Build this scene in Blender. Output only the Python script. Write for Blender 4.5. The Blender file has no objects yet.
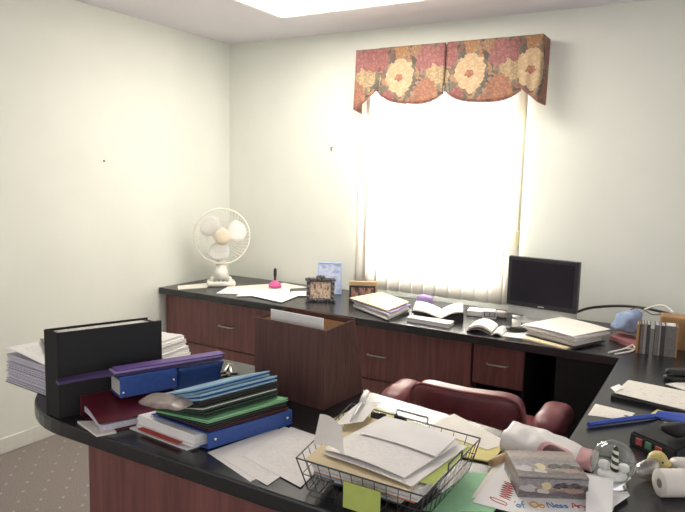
import bpy, bmesh, math, random
from mathutils import Vector, Matrix
random.seed(7)
S = bpy.context.scene
COL = S.collection
T = 0.744                     # height of every work surface
PI = math.pi

def nvec(p):
    # smooth repeatable noise vector
    x, y, z = p
    f = lambda a, b, c: .5*(math.sin(1.9*a+1.3*math.sin(1.1*b+.7))+math.sin(2.3*c+1.7*math.sin(1.4*a+2.1)))
    return Vector((f(x, y, z), f(y+3.1, z+1.2, x), f(z+5.3, x+2.2, y+.4)))*.55

# ------------------------------------------------------------------ materials
def lin(h):
    h = h.lstrip('#')
    v = [int(h[i:i+2], 16)/255 for i in (0, 2, 4)]
    return tuple(c/12.92 if c <= 0.04045 else ((c+0.055)/1.055)**2.4 for c in v) + (1,)

def new_mat(name):
    m = bpy.data.materials.new(name); m.use_nodes = True
    nt = m.node_tree
    return m, nt, nt.nodes['Principled BSDF']

def noise_ramp(nt, c1, c2, scale, coord='Object', stretch=(1, 1, 1), detail=4, lo=.35, hi=.65):
    tc = nt.nodes.new('ShaderNodeTexCoord'); mp = nt.nodes.new('ShaderNodeMapping')
    mp.inputs['Scale'].default_value = stretch
    nz = nt.nodes.new('ShaderNodeTexNoise'); nz.inputs['Scale'].default_value = scale; nz.inputs['Detail'].default_value = detail
    rp = nt.nodes.new('ShaderNodeValToRGB')
    rp.color_ramp.elements[0].position = lo; rp.color_ramp.elements[1].position = hi
    rp.color_ramp.elements[0].color = c1; rp.color_ramp.elements[1].color = c2
    nt.links.new(tc.outputs[coord], mp.inputs['Vector']); nt.links.new(mp.outputs[0], nz.inputs['Vector'])
    nt.links.new(nz.outputs['Fac'], rp.inputs['Fac'])
    return rp, nz, mp

def mat(name, h, rough=.6, metal=0., spec=.5, var=.06, scale=30, bump=0., coat=0.):
    m, nt, b = new_mat(name)
    c = lin(h)
    d = tuple(min(1, x*(1-var)) for x in c[:3])+(1,); e = tuple(min(1, x*(1+var)) for x in c[:3])+(1,)
    rp, nz, mp = noise_ramp(nt, d, e, scale)
    nt.links.new(rp.outputs['Color'], b.inputs['Base Color'])
    b.inputs['Roughness'].default_value = rough; b.inputs['Metallic'].default_value = metal
    b.inputs['Specular IOR Level'].default_value = spec
    if coat: b.inputs['Coat Weight'].default_value = coat
    if bump:
        bp = nt.nodes.new('ShaderNodeBump'); bp.inputs['Strength'].default_value = bump; bp.inputs['Distance'].default_value = .002
        nt.links.new(nz.outputs['Fac'], bp.inputs['Height']); nt.links.new(bp.outputs[0], b.inputs['Normal'])
    return m

def wood(name, c1, c2, axis='z', rough=.45, scale=9):
    m, nt, b = new_mat(name)
    st = {'z': (5, 5, .35), 'x': (.35, 5, 5)}[axis]
    rp, nz, mp = noise_ramp(nt, lin(c1), lin(c2), scale, stretch=st, detail=8, lo=.3, hi=.7)
    nz.inputs['Distortion'].default_value = .6
    nt.links.new(rp.outputs['Color'], b.inputs['Base Color'])
    b.inputs['Roughness'].default_value = rough
    return m

def math_node(nt, op, a, b=None):
    n = nt.nodes.new('ShaderNodeMath'); n.operation = op
    for i, v in enumerate((a, b)):
        if v is None: continue
        if isinstance(v, (int, float)): n.inputs[i].default_value = v
        else: nt.links.new(v, n.inputs[i])
    return n.outputs[0]

def mixc(nt, fac, a, b):
    n = nt.nodes.new('ShaderNodeMix'); n.data_type = 'RGBA'
    if isinstance(fac, (int, float)): n.inputs[0].default_value = fac
    else: nt.links.new(fac, n.inputs[0])
    for v, s in ((a, 6), (b, 7)):
        if isinstance(v, tuple): n.inputs[s].default_value = v
        else: nt.links.new(v, n.inputs[s])
    return n.outputs[2]

def printed(name, paper, ink, rows=34, dens=.5, margin=.1, amount=.35):
    """paper with rows of faint print, in the sheet's own UV"""
    m, nt, b = new_mat(name)
    tc = nt.nodes.new('ShaderNodeTexCoord'); sp = nt.nodes.new('ShaderNodeSeparateXYZ')
    nt.links.new(tc.outputs['UV'], sp.inputs[0])
    u, v = sp.outputs[0], sp.outputs[1]
    fr = math_node(nt, 'FRACT', math_node(nt, 'MULTIPLY', v, float(rows)))
    line = math_node(nt, 'LESS_THAN', fr, .42)
    mp = nt.nodes.new('ShaderNodeMapping'); mp.inputs['Scale'].default_value = (14, rows, 1)
    nt.links.new(tc.outputs['UV'], mp.inputs['Vector'])
    wn = nt.nodes.new('ShaderNodeTexNoise'); wn.inputs['Scale'].default_value = 1.0
    nt.links.new(mp.outputs[0], wn.inputs['Vector'])
    word = math_node(nt, 'GREATER_THAN', wn.outputs['Fac'], 1-dens)
    inm = math_node(nt, 'MULTIPLY', math_node(nt, 'GREATER_THAN', u, margin), math_node(nt, 'LESS_THAN', u, 1-margin))
    inm = math_node(nt, 'MULTIPLY', inm, math_node(nt, 'MULTIPLY', math_node(nt, 'GREATER_THAN', v, margin), math_node(nt, 'LESS_THAN', v, 1-margin)))
    f = math_node(nt, 'MULTIPLY', math_node(nt, 'MULTIPLY', line, word), inm)
    f = math_node(nt, 'MULTIPLY', f, amount)
    nt.links.new(mixc(nt, f, lin(paper), lin(ink)), b.inputs['Base Color'])
    b.inputs['Roughness'].default_value = .8
    return m

M = {}
M['wall'] = mat('painted_wall', 'E7E9DF', .85, var=.015, scale=3, bump=.0)
M['ceiling'] = mat('ceiling_paint', 'DEDAE0', .9, var=.01, scale=4)
M['base'] = mat('painted_trim', 'DEDDD2', .6, var=.02)
M['cherry'] = wood('cherry_veneer', '6A4240', '855550', 'z', .42)
M['cherry_dark'] = wood('dark_cherry_veneer', '4E3030', '664040', 'z', .42)
M['fiber'] = wood('brown_pressboard', '553936', '6C4A44', 'z', .7, 14)
M['laminate'] = mat('black_laminate', '2B2A2D', .26, spec=.6, var=.03, scale=120)
M['black_panel'] = mat('black_panel', '201E20', .6, var=.1)
M['recess'] = mat('cabinet_interior', '1A1617', .8)
M['metal'] = mat('satin_metal', 'C9C6C4', .3, 1., var=.03)
M['chrome'] = mat('chrome', 'E6E6E8', .12, 1., var=.02)
M['fan'] = mat('ivory_plastic', 'ECE8DC', .4, var=.02)
M['fan_blade'] = mat('pale_blade_plastic', 'F4F3EE', .35, var=.01)
M['fan_badge'] = mat('cream_badge', 'E4D8C0', .4, var=.03)
M['paper'] = mat('white_paper', 'F2F0EE', .85, var=.02, scale=12)
M['paper_warm'] = mat('warm_white_paper', 'ECE7DE', .85, var=.03, scale=12)
M['paper_edge'] = mat('paper_edges', 'DCD9D6', .9, var=.12, scale=300)
M['lilac_edge'] = mat('lilac_paper_edges', 'D4D0DC', .9, var=.14, scale=260)
M['print'] = printed('printed_paper', 'F1EEEA', '5C5856', 44, .5, .1, .17)
M['print2'] = printed('printed_form', 'F0EEEC', '4E4E54', 34, .5, .12, .25)
M['print_cal'] = printed('calendar_print', 'E6E0D6', '6B6864', 12, .40, .06, .3)
M['manila'] = mat('manila_card', 'E0CFA8', .8, var=.03)
M['cream'] = mat('cream_folder', 'DDD8A6', .8, var=.03)
M['yellow'] = mat('yellow_pad', 'E2D68E', .8, var=.03)
M['lime'] = mat('lime_paper', 'B9C86A', .8, var=.04)
M['orange'] = mat('orange_folder', 'C87A4E', .7)
M['red'] = mat('red_card', 'B5403E', .7)
M['black'] = mat('black_plastic', '1D1C1F', .45, var=.1)
M['black_matte'] = mat('black_leatherette', '151416', .6, var=.15, scale=200, bump=.15)
M['bezel'] = mat('monitor_bezel', '26252A', .4, var=.05)
M['screen'] = mat('dark_screen', '1C1922', .35, spec=.3, var=.04)
M['silver'] = mat('silver_plastic', 'B8B8B6', .4, .3, var=.04)
M['blue_vinyl'] = mat('blue_vinyl', '34559E', .42, var=.08, scale=60)
M['navy_vinyl'] = mat('dark_blue_vinyl', '31508E', .42, var=.08, scale=60)
M['sky_card'] = mat('light_blue_card', '8FB6CC', .6, var=.05)
M['green_card'] = mat('bright_green_card', '7CC088', .65, var=.05)
M['dkgreen'] = mat('dark_green_card', '2F4638', .65, var=.1)
M['mint'] = mat('mint_green_card', '96CFA0', .7, var=.05)
M['darkcard'] = mat('charcoal_card', '2D2B2A', .65, var=.1)
M['maroon'] = mat('maroon_card', '5A2F32', .6, var=.08)
M['redvinyl'] = mat('dark_red_vinyl', '5E1D2A', .38, var=.08)
M['purple'] = mat('purple_card', '6A4F94', .5, var=.06)
M['purple_dk'] = mat('dark_purple_card', '43335F', .5, var=.06)
M['lavender'] = mat('lavender_card', 'A892C6', .6, var=.06)
M['pink'] = mat('pink_plastic', 'D65C98', .35, var=.05)
M['pink_card'] = mat('dusty_pink_card', 'A0696A', .7, var=.05)
M['tan'] = mat('tan_card', 'B0895C', .75, var=.08)
M['woodtan'] = wood('light_wood', 'B89468', 'CDAE82', 'x', .5)
M['leather'] = mat('burgundy_leather', '7A3F44', .36, var=.16, scale=16, bump=.12)
M['leather_dk'] = mat('burgundy_piping', '8A5054', .35, var=.08)
M['blue_plastic'] = mat('blue_plastic', '2E4FB0', .35, var=.06)
M['yellow_plastic'] = mat('yellow_plastic', 'CDBB72', .45, var=.08, scale=40)
M['cloth_blue'] = mat('pale_blue_cloth', '9FB2D4', .85, var=.1, scale=30, bump=.3)
M['cloth_white'] = mat('white_plastic_sheet', 'E8E4E2', .35, var=.03)
M['cloth_pink'] = mat('pink_plastic_sheet', 'D9A6A8', .4, var=.08)
M['brownprint'] = mat('brown_print', '6E4B48', .4, var=.4, scale=40)
M['white_plastic'] = mat('white_plastic', 'E4E1DA', .4, var=.02)
M['cream_plastic'] = mat('cream_plastic', 'E8DCAE', .45, var=.03)
M['cord'] = mat('dark_cord', '2C2620', .5)
M['graycover'] = mat('grey_cover', '7A7674', .7, var=.12, scale=60)
M['graylight'] = mat('light_grey_cover', 'A29C98', .7, var=.12, scale=60)
M['graydark'] = mat('dark_grey_cover', '4A4647', .7, var=.12, scale=60)
M['browncover'] = mat('brown_cover', '6A4A3C', .7, var=.12, scale=60)
M['ink_red'] = mat('red_marker', 'C23A36', .7); M['ink_blue'] = mat('blue_marker', '4A86B8', .7)
M['ink_orange'] = mat('orange_marker', 'D9A040', .7)

def carpet():
    m, nt, b = new_mat('carpet_pile')
    rp, nz, mp = noise_ramp(nt, lin('837A76'), lin('9A908B'), 160, lo=.3, hi=.7)
    tc = nt.nodes.new('ShaderNodeTexCoord'); mp2 = nt.nodes.new('ShaderNodeMapping')
    mp2.inputs['Rotation'].default_value = (0, 0, math.radians(45))
    mp2.inputs['Scale'].default_value = (10.5, 10.5, 1)
    nt.links.new(tc.outputs['Object'], mp2.inputs['Vector'])
    sp = nt.nodes.new('ShaderNodeSeparateXYZ'); nt.links.new(mp2.outputs[0], sp.inputs[0])
    fx = math_node(nt, 'ABSOLUTE', math_node(nt, 'SUBTRACT', math_node(nt, 'FRACT', sp.outputs[0]), .5))
    fy = math_node(nt, 'ABSOLUTE', math_node(nt, 'SUBTRACT', math_node(nt, 'FRACT', sp.outputs[1]), .5))
    dot = math_node(nt, 'LESS_THAN', math_node(nt, 'ADD', math_node(nt, 'MULTIPLY', fx, 1.0), math_node(nt, 'MULTIPLY', fy, 1.6)), .14)
    nt.links.new(mixc(nt, math_node(nt, 'MULTIPLY', dot, .35), rp.outputs['Color'], lin('CFC8BE')), b.inputs['Base Color'])
    b.inputs['Roughness'].default_value = .95; b.inputs['Specular IOR Level'].default_value = .1
    bp = nt.nodes.new('ShaderNodeBump'); bp.inputs['Strength'].default_value = .4; bp.inputs['Distance'].default_value = .004
    nt.links.new(nz.outputs['Fac'], bp.inputs['Height']); nt.links.new(bp.outputs[0], b.inputs['Normal'])
    return m
M['carpet'] = carpet()

def floral():
    """rose print: blotched foliage with big cream roses and pink and rust blooms, in the cloth's own UV (metres)"""
    m, nt, b = new_mat('rose_print_fabric')
    tc = nt.nodes.new('ShaderNodeTexCoord')
    dn = nt.nodes.new('ShaderNodeTexNoise'); dn.inputs['Scale'].default_value = 26; dn.inputs['Detail'].default_value = 3
    nt.links.new(tc.outputs['UV'], dn.inputs['Vector'])
    sub = nt.nodes.new('ShaderNodeVectorMath'); sub.operation = 'SUBTRACT'; sub.inputs[1].default_value = (.5, .5, .5)
    nt.links.new(dn.outputs['Color'], sub.inputs[0])
    sc = nt.nodes.new('ShaderNodeVectorMath'); sc.operation = 'SCALE'; sc.inputs['Scale'].default_value = .075
    nt.links.new(sub.outputs[0], sc.inputs[0])
    ad = nt.nodes.new('ShaderNodeVectorMath'); ad.operation = 'ADD'
    nt.links.new(tc.outputs['UV'], ad.inputs[0]); nt.links.new(sc.outputs[0], ad.inputs[1])
    sp = nt.nodes.new('ShaderNodeSeparateXYZ'); nt.links.new(ad.outputs[0], sp.inputs[0])
    um = math_node(nt, 'MULTIPLY', math_node(nt, 'FRACT', math_node(nt, 'MULTIPLY', sp.outputs[0], 1/.43)), .43)
    v = sp.outputs[1]
    vo = nt.nodes.new('ShaderNodeTexVoronoi'); vo.inputs['Scale'].default_value = 38
    nt.links.new(ad.outputs[0], vo.inputs['Vector'])
    rp = nt.nodes.new('ShaderNodeValToRGB'); rp.color_ramp.interpolation = 'CONSTANT'
    cols = [(0, '5E5C52'), (.2, '837A68'), (.38, '4C4B48'), (.52, 'B58A62'), (.66, '6A6A60'), (.82, 'A88E80'), (.92, '8C5A50')]
    cr = rp.color_ramp
    cr.elements[0].position = 0; cr.elements[0].color = lin(cols[0][1]); cr.elements[1].position = cols[1][0]; cr.elements[1].color = lin(cols[1][1])
    for p_, h_ in cols[2:]:
        e = cr.elements.new(p_); e.color = lin(h_)
    sp2 = nt.nodes.new('ShaderNodeSeparateXYZ'); nt.links.new(vo.outputs['Color'], sp2.inputs[0])
    nt.links.new(sp2.outputs[0], rp.inputs['Fac'])
    cur = rp.outputs['Color']
    petal = nt.nodes.new('ShaderNodeTexVoronoi'); petal.inputs['Scale'].default_value = 36; petal.feature = 'DISTANCE_TO_EDGE'
    nt.links.new(ad.outputs[0], petal.inputs['Vector'])
    pe = math_node(nt, 'MINIMUM', math_node(nt, 'MULTIPLY', petal.outputs['Distance'], 4.5), 1)
    fl = [(.025, .30, .066, 'B4746E', '8E525A'), (.43, .30, .06, 'B4746E', '8E525A'), (.335, .29, .068, 'B87876', '925A60'),
          (.17, .345, .045, 'C4986C', '9C6E4A'), (.385, .18, .055, 'CDB890', 'A88E68'), (-.01, .18, .05, 'CDB890', 'A88E68'), (.26, .335, .03, 'C09A7C', '9A7058'),
          (.335, .09, .070, 'BC8468', '94604E'), (.09, .055, .045, 'AC6C66', '84484A'), (.245, .03, .035, 'B8886C', '8A5848'), (.165, .19, .088, 'E2CCA6', 'CDAE86'), (.16, .185, .018, 'BC8468', '9C5A48')]
    for fu, fv, r, c1, c2 in fl:
        du = math_node(nt, 'SUBTRACT', um, fu); dv = math_node(nt, 'MULTIPLY', math_node(nt, 'SUBTRACT', v, fv), .82)
        d = math_node(nt, 'SQRT', math_node(nt, 'ADD', math_node(nt, 'MULTIPLY', du, du), math_node(nt, 'MULTIPLY', dv, dv)))
        inside = math_node(nt, 'LESS_THAN', d, r)
        cur = mixc(nt, inside, cur, mixc(nt, pe, lin(c2), lin(c1)))
    cur = mixc(nt, .26, cur, lin('7A6A5E'))
    dk = nt.nodes.new('ShaderNodeMix'); dk.data_type = 'RGBA'; dk.blend_type = 'MULTIPLY'; dk.inputs[0].default_value = 1
    nt.links.new(cur, dk.inputs[6]); dk.inputs[7].default_value = (.76, .73, .70, 1)
    nt.links.new(dk.outputs[2], b.inputs['Base Color'])
    b.inputs['Roughness'].default_value = .8
    return m
M['floral'] = floral()

def translucent(name, h, frac=.5):
    m, nt, b = new_mat(name)
    out = nt.nodes['Material Output']
    nt.nodes.remove(b)
    d = nt.nodes.new('ShaderNodeBsdfDiffuse'); t = nt.nodes.new('ShaderNodeBsdfTranslucent'); mx = nt.nodes.new('ShaderNodeMixShader')
    rp, nz, mp = noise_ramp(nt, tuple(x*.97 for x in lin(h)[:3])+(1,), lin(h), 40, stretch=(4, 4, .1))
    nt.links.new(rp.outputs[0], d.inputs[0]); nt.links.new(rp.outputs[0], t.inputs[0])
    mx.inputs[0].default_value = frac
    nt.links.new(d.outputs[0], mx.inputs[1]); nt.links.new(t.outputs[0], mx.inputs[2]); nt.links.new(mx.outputs[0], out.inputs[0])
    return m
M['blind'] = translucent('blind_vane', 'F2EDE5', .45)

def glassy(name, tint, gloss=.12, rough=.03):
    m, nt, b = new_mat(name); out = nt.nodes['Material Output']; nt.nodes.remove(b)
    t = nt.nodes.new('ShaderNodeBsdfTransparent'); t.inputs[0].default_value = tint
    g = nt.nodes.new('ShaderNodeBsdfGlossy'); g.inputs['Roughness'].default_value = rough
    lw = nt.nodes.new('ShaderNodeLayerWeight'); lw.inputs[0].default_value = .25
    f = math_node(nt, 'ADD', math_node(nt, 'MULTIPLY', lw.outputs['Facing'], .5), gloss)
    mx = nt.nodes.new('ShaderNodeMixShader')
    nt.links.new(f, mx.inputs[0]); nt.links.new(t.outputs[0], mx.inputs[1]); nt.links.new(g.outputs[0], mx.inputs[2]); nt.links.new(mx.outputs[0], out.inputs[0])
    return m
M['pane'] = glassy('window_glass', (.96, .98, .98, 1), .03)
M['wire'] = mat('dark_wire', '4A4848', .4, .5)
M['globe'] = glassy('globe_glass', (.95, .97, .96, 1), .03)
M['sleeve'] = glassy('clear_plastic', (.80, .76, .74, 1), .22, .25)

def emis(name, h, s):
    m, nt, b = new_mat(name)
    b.inputs['Base Color'].default_value = lin(h); b.inputs['Emission Color'].default_value = lin(h); b.inputs['Emission Strength'].default_value = s
    return m
M['lamp'] = emis('lit_diffuser', 'FFF8EE', 12.5)

def picture(name, stops, scale=9, stretch=(1, 1, 1), det=3):
    """a small painted or photographed image made of soft colour patches"""
    m, nt, b = new_mat(name)
    rp, nz, mp = noise_ramp(nt, lin(stops[0]), lin(stops[-1]), scale, 'UV', stretch, det)
    cr = rp.color_ramp
    cr.elements[0].position = .3; cr.elements[1].position = .7
    for i, h in enumerate(stops[1:-1]):
        e = cr.elements.new(.3+.4*(i+1)/(len(stops)-1)); e.color = lin(h)
    nt.links.new(rp.outputs[0], b.inputs['Base Color']); b.inputs['Roughness'].default_value = .35
    return m
M['pic_sky'] = picture('blue_sky_picture', ['8FA8D8', 'B8C6E8', 'D8DCEC', '9AB0DC', 'A8C8C0'], 1.6, (1, 2, 1))
M['pic_people'] = picture('group_photo', ['4A3838', '8A6A58', 'D8C4AC', 'A88A70', 'EADCC8'], 1.8, (3, 1.2, 1))
M['pic_two'] = picture('portrait_photos', ['2E2630', '5A3E3C', 'B08A78', '2A2228'], 1.4, (3, 1.2, 1))

def landscape():
    m, nt, b = new_mat('landscape_print')
    tc = nt.nodes.new('ShaderNodeTexCoord'); sp = nt.nodes.new('ShaderNodeSeparateXYZ'); nt.links.new(tc.outputs['UV'], sp.inputs[0])
    mp = nt.nodes.new('ShaderNodeMapping'); mp.inputs['Scale'].default_value = (5, 14, 1); nt.links.new(tc.outputs['UV'], mp.inputs[0])
    nz = nt.nodes.new('ShaderNodeTexNoise'); nz.inputs['Scale'].default_value = 1; nz.inputs['Detail'].default_value = 4; nt.links.new(mp.outputs[0], nz.inputs['Vector'])
    vv = math_node(nt, 'ADD', sp.outputs[1], math_node(nt, 'MULTIPLY', math_node(nt, 'SUBTRACT', nz.outputs['Fac'], .5), .22))
    rp = nt.nodes.new('ShaderNodeValToRGB'); cr = rp.color_ramp
    cols = [(0, '5A5658'), (.22, '8A8484'), (.36, '5E5A60'), (.46, 'A89088'), (.58, '9A969C'), (.7, '8E8A8E'), (.85, 'B8A89C'), (1, '948A88')]
    cr.elements[0].color = lin(cols[0][1]); cr.elements[1].position = 1; cr.elements[1].color = lin(cols[-1][1])
    for p_, h_ in cols[1:-1]:
        e = cr.elements.new(p_); e.color = lin(h_)
    nt.links.new(vv, rp.inputs['Fac'])
    cur = rp.outputs['Color']
    for (cu, cv, ru, rv, h_) in [(.40, .54, .07, .10, 'E2D8A4'), (.36, .40, .09, .05, 'DAD4CC'), (.64, .54, .12, .06, '2C2B28'), (.78, .55, .10, .05, '383632'), (.56, .52, .07, .05, '2E2C2A'), (.14, .47, .13, .07, 'C8C6C8'), (.92, .50, .12, .07, '302E2C'), (.80, .42, .16, .04, 'B08C84')]:
        du = math_node(nt, 'DIVIDE', math_node(nt, 'SUBTRACT', sp.outputs[0], cu), ru)
        dv = math_node(nt, 'DIVIDE', math_node(nt, 'SUBTRACT', vv, cv), rv)
        ins = math_node(nt, 'LESS_THAN', math_node(nt, 'ADD', math_node(nt, 'MULTIPLY', du, du), math_node(nt, 'MULTIPLY', dv, dv)), 1)
        cur = mixc(nt, ins, cur, lin(h_))
    mp3 = nt.nodes.new('ShaderNodeMapping'); mp3.inputs['Scale'].default_value = (12, 20, 1); nt.links.new(tc.outputs['UV'], mp3.inputs[0])
    n3 = nt.nodes.new('ShaderNodeTexNoise'); n3.inputs['Scale'].default_value = 1.3; n3.inputs['Detail'].default_value = 6; nt.links.new(mp3.outputs[0], n3.inputs['Vector'])
    r3 = nt.nodes.new('ShaderNodeValToRGB'); r3.color_ramp.elements[0].position = .35; r3.color_ramp.elements[1].position = .68
    r3.color_ramp.elements[0].color = lin('2E2C30'); r3.color_ramp.elements[1].color = lin('C4BAB0'); nt.links.new(n3.outputs['Fac'], r3.inputs['Fac'])
    cur = mixc(nt, .24, cur, r3.outputs['Color'])
    nt.links.new(cur, b.inputs['Base Color']); b.inputs['Roughness'].default_value = .3
    return m
M['landscape'] = landscape()

def stripes():
    m, nt, b = new_mat('spiral_stripes')
    tc = nt.nodes.new('ShaderNodeTexCoord'); sp = nt.nodes.new('ShaderNodeSeparateXYZ'); nt.links.new(tc.outputs['UV'], sp.inputs[0])
    f = math_node(nt, 'LESS_THAN', math_node(nt, 'FRACT', math_node(nt, 'ADD', sp.outputs[0], math_node(nt, 'MULTIPLY', sp.outputs[1], 3.2))), .5)
    nt.links.new(mixc(nt, f, lin('E8E4D8'), lin('171514')), b.inputs['Base Color'])
    return m
M['stripes'] = stripes()

# ------------------------------------------------------------------ mesh helpers (world coordinates)
def wloc(o):
    v = Vector((0, 0, 0))
    while o is not None:
        v += o.location; o = o.parent
    return v

def obj(name, bm, m, parent=None, label=None, cat=None, group=None, kind=None, smooth=False, origin=None):
    """link a bmesh built in world coordinates as one mesh object; its origin goes to its base or to its parent's"""
    bmesh.ops.recalc_face_normals(bm, faces=bm.faces) if not getattr(bm, 'keep_normals', False) else None
    if parent is not None: off = wloc(parent)
    elif origin is not None: off = Vector(origin)
    elif kind == 'structure': off = Vector((0, 0, 0))
    else:
        xs = [v.co for v in bm.verts]
        off = Vector(((min(c.x for c in xs)+max(c.x for c in xs))/2, (min(c.y for c in xs)+max(c.y for c in xs))/2, min(c.z for c in xs)))
    bmesh.ops.translate(bm, verts=bm.verts, vec=-off)
    me = bpy.data.meshes.new(name); bm.to_mesh(me); bm.free()
    if smooth:
        me.polygons.foreach_set('use_smooth', [True]*len(me.polygons))
    me.materials.append(M[m])
    o = bpy.data.objects.new(name, me); COL.objects.link(o)
    if parent is not None: o.parent = parent
    else: o.location = off
    tag(o, label, cat, group, kind)
    return o

def tag(o, label=None, cat=None, group=None, kind=None):
    if label: o['label'] = label
    if cat: o['category'] = cat
    if group: o['group'] = group
    if kind: o['kind'] = kind

def thing(name, label, cat, loc, group=None):
    o = bpy.data.objects.new(name, None); COL.objects.link(o); o.empty_display_size = .05
    o.location = loc; tag(o, label, cat, group)
    return o

def B(): return bmesh.new()

def merge(dst, src):
    vm = {}
    for v in src.verts: vm[v] = dst.verts.new(v.co)
    for f in src.faces:
        try:
            nf = dst.faces.new([vm[v] for v in f.verts]); nf.smooth = f.smooth
        except ValueError: pass
    src.free(); return dst

def box(bm, x0, y0, z0, x1, y1, z1, bev=0., seg=2, mtx=None):
    t = B()
    vs = [t.verts.new(p) for p in ((x0, y0, z0), (x1, y0, z0), (x1, y1, z0), (x0, y1, z0), (x0, y0, z1), (x1, y0, z1), (x1, y1, z1), (x0, y1, z1))]
    for f in ((3, 2, 1, 0), (4, 5, 6, 7), (0, 1, 5, 4), (1, 2, 6, 5), (2, 3, 7, 6), (3, 0, 4, 7)):
        t.faces.new([vs[i] for i in f])
    if bev: bmesh.ops.bevel(t, geom=t.edges[:], offset=bev, segments=seg, affect='EDGES', profile=.5)
    if mtx is not None: bmesh.ops.transform(t, matrix=mtx, verts=t.verts)
    return merge(bm, t)

def frame2(o, e, m=None):
    """matrix of a local frame at o (x, y, z): local x along e, local y along m (2-D directions), z up"""
    e = Vector((e[0], e[1], 0)).normalized()
    m = Vector((-e.y, e.x, 0)) if m is None else Vector((m[0], m[1], 0)).normalized()
    return Matrix(((e.x, m.x, 0, o[0]), (e.y, m.y, 0, o[1]), (0, 0, 1, o[2]), (0, 0, 0, 1)))

def prism(bm, poly, z0, z1, bev=0.):
    t = B()
    lo = [t.verts.new((x, y, z0)) for x, y in poly]; hi = [t.verts.new((x, y, z1)) for x, y in poly]
    n = len(poly)
    t.faces.new(lo[::-1]); t.faces.new(hi)
    for i in range(n): t.faces.new((lo[i], lo[(i+1) % n], hi[(i+1) % n], hi[i]))
    bmesh.ops.recalc_face_normals(t, faces=t.faces)
    if bev:
        ed = [e for e in t.edges if abs(e.verts[0].co.z-e.verts[1].co.z) < 1e-6]
        bmesh.ops.bevel(t, geom=ed, offset=bev, segments=2, affect='EDGES', profile=.5)
    return merge(bm, t)

def tube(bm, pts, r, n=8, closed=False, caps=True):
    pts = [Vector(p) for p in pts]; N = len(pts)
    rs = r if isinstance(r, (list, tuple)) else [r]*N
    rings = []; prev = None
    for i, p in enumerate(pts):
        if closed: d = pts[(i+1) % N]-pts[i-1]
        else: d = pts[min(i+1, N-1)]-pts[max(i-1, 0)]
        d.normalize()
        if prev is None:
            a = Vector((0, 0, 1)) if abs(d.z) < .9 else Vector((1, 0, 0))
            u = d.cross(a).normalized()
        else:
            u = prev-d*prev.dot(d); u.normalize()
        prev = u; w = d.cross(u)
        rings.append([bm.verts.new(p+(u*math.cos(2*PI*k/n)+w*math.sin(2*PI*k/n))*rs[i]) for k in range(n)])
    for i in range(N if closed else N-1):
        a, b = rings[i], rings[(i+1) % N]
        for k in range(n):
            f = bm.faces.new((a[k], a[(k+1) % n], b[(k+1) % n], b[k])); f.smooth = True
    if caps and not closed:
        bm.faces.new(rings[0][::-1]); bm.faces.new(rings[-1])
    return bm

def smoothpath(pts, per=6, closed=False):
    pts = [Vector(p) for p in pts]; N = len(pts); out = []
    for i in range(N if closed else N-1):
        g = lambda k: pts[k % N] if closed else pts[max(0, min(N-1, k))]
        p0, p1, p2, p3 = g(i-1), g(i), g(i+1), g(i+2)
        for s in range(per):
            t = s/per
            out.append(.5*((2*p1)+(p2-p0)*t+(2*p0-5*p1+4*p2-p3)*t*t+(3*p1-p0-3*p2+p3)*t**3))
    if not closed: out.append(pts[-1])
    return out

def lathe(bm, prof, c=(0, 0, 0), n=24, mtx=None):
    """prof: list of (radius, z); closes on the axis where radius is 0"""
    t = B(); rings = []
    for r, z in prof:
        if r < 1e-6: rings.append([t.verts.new((0, 0, z))])
        else: rings.append([t.verts.new((r*math.cos(2*PI*k/n), r*math.sin(2*PI*k/n), z)) for k in range(n)])
    for a, b in zip(rings, rings[1:]):
        for k in range(n):
            q = [a[k % len(a)], a[(k+1) % len(a)], b[(k+1) % len(b)], b[k % len(b)]]
            u = []
            for v in q:
                if v not in u: u.append(v)
            if len(u) > 2:
                f = t.faces.new(u); f.smooth = True
    if len(rings[0]) > 1: t.faces.new(rings[0][::-1])
    if len(rings[-1]) > 1: t.faces.new(rings[-1])
    bmesh.ops.transform(t, matrix=(Matrix.Translation(c) if mtx is None else mtx), verts=t.verts)
    return merge(bm, t)

def superq(bm, c, s, e1=.4, e2=.4, nu=28, nv=16, fn=None, mtx=None):
    """a rounded cushion-like solid; fn bends it in local coordinates"""
    t = B()
    sg = lambda v, e: math.copysign(abs(v)**e, v)
    rows = []
    for j in range(nv+1):
        a = -PI/2+PI*j/nv
        if j in (0, nv): rows.append([t.verts.new((0, 0, s[2]*sg(math.sin(a), e1)))]); continue
        rows.append([t.verts.new((s[0]*sg(math.cos(a), e1)*sg(math.cos(2*PI*k/nu), e2), s[1]*sg(math.cos(a), e1)*sg(math.sin(2*PI*k/nu), e2), s[2]*sg(math.sin(a), e1))) for k in range(nu)])
    for a, b in zip(rows, rows[1:]):
        for k in range(nu):
            q = [a[k % len(a)], a[(k+1) % len(a)], b[(k+1) % len(b)], b[k % len(b)]]
            u = []
            for v in q:
                if v not in u: u.append(v)
            if len(u) > 2: t.faces.new(u).smooth = True
    if fn:
        for v in t.verts: v.co = Vector(fn(v.co))
    bmesh.ops.transform(t, matrix=(Matrix.Translation(c) if mtx is None else mtx), verts=t.verts)
    return merge(bm, t)

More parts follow.
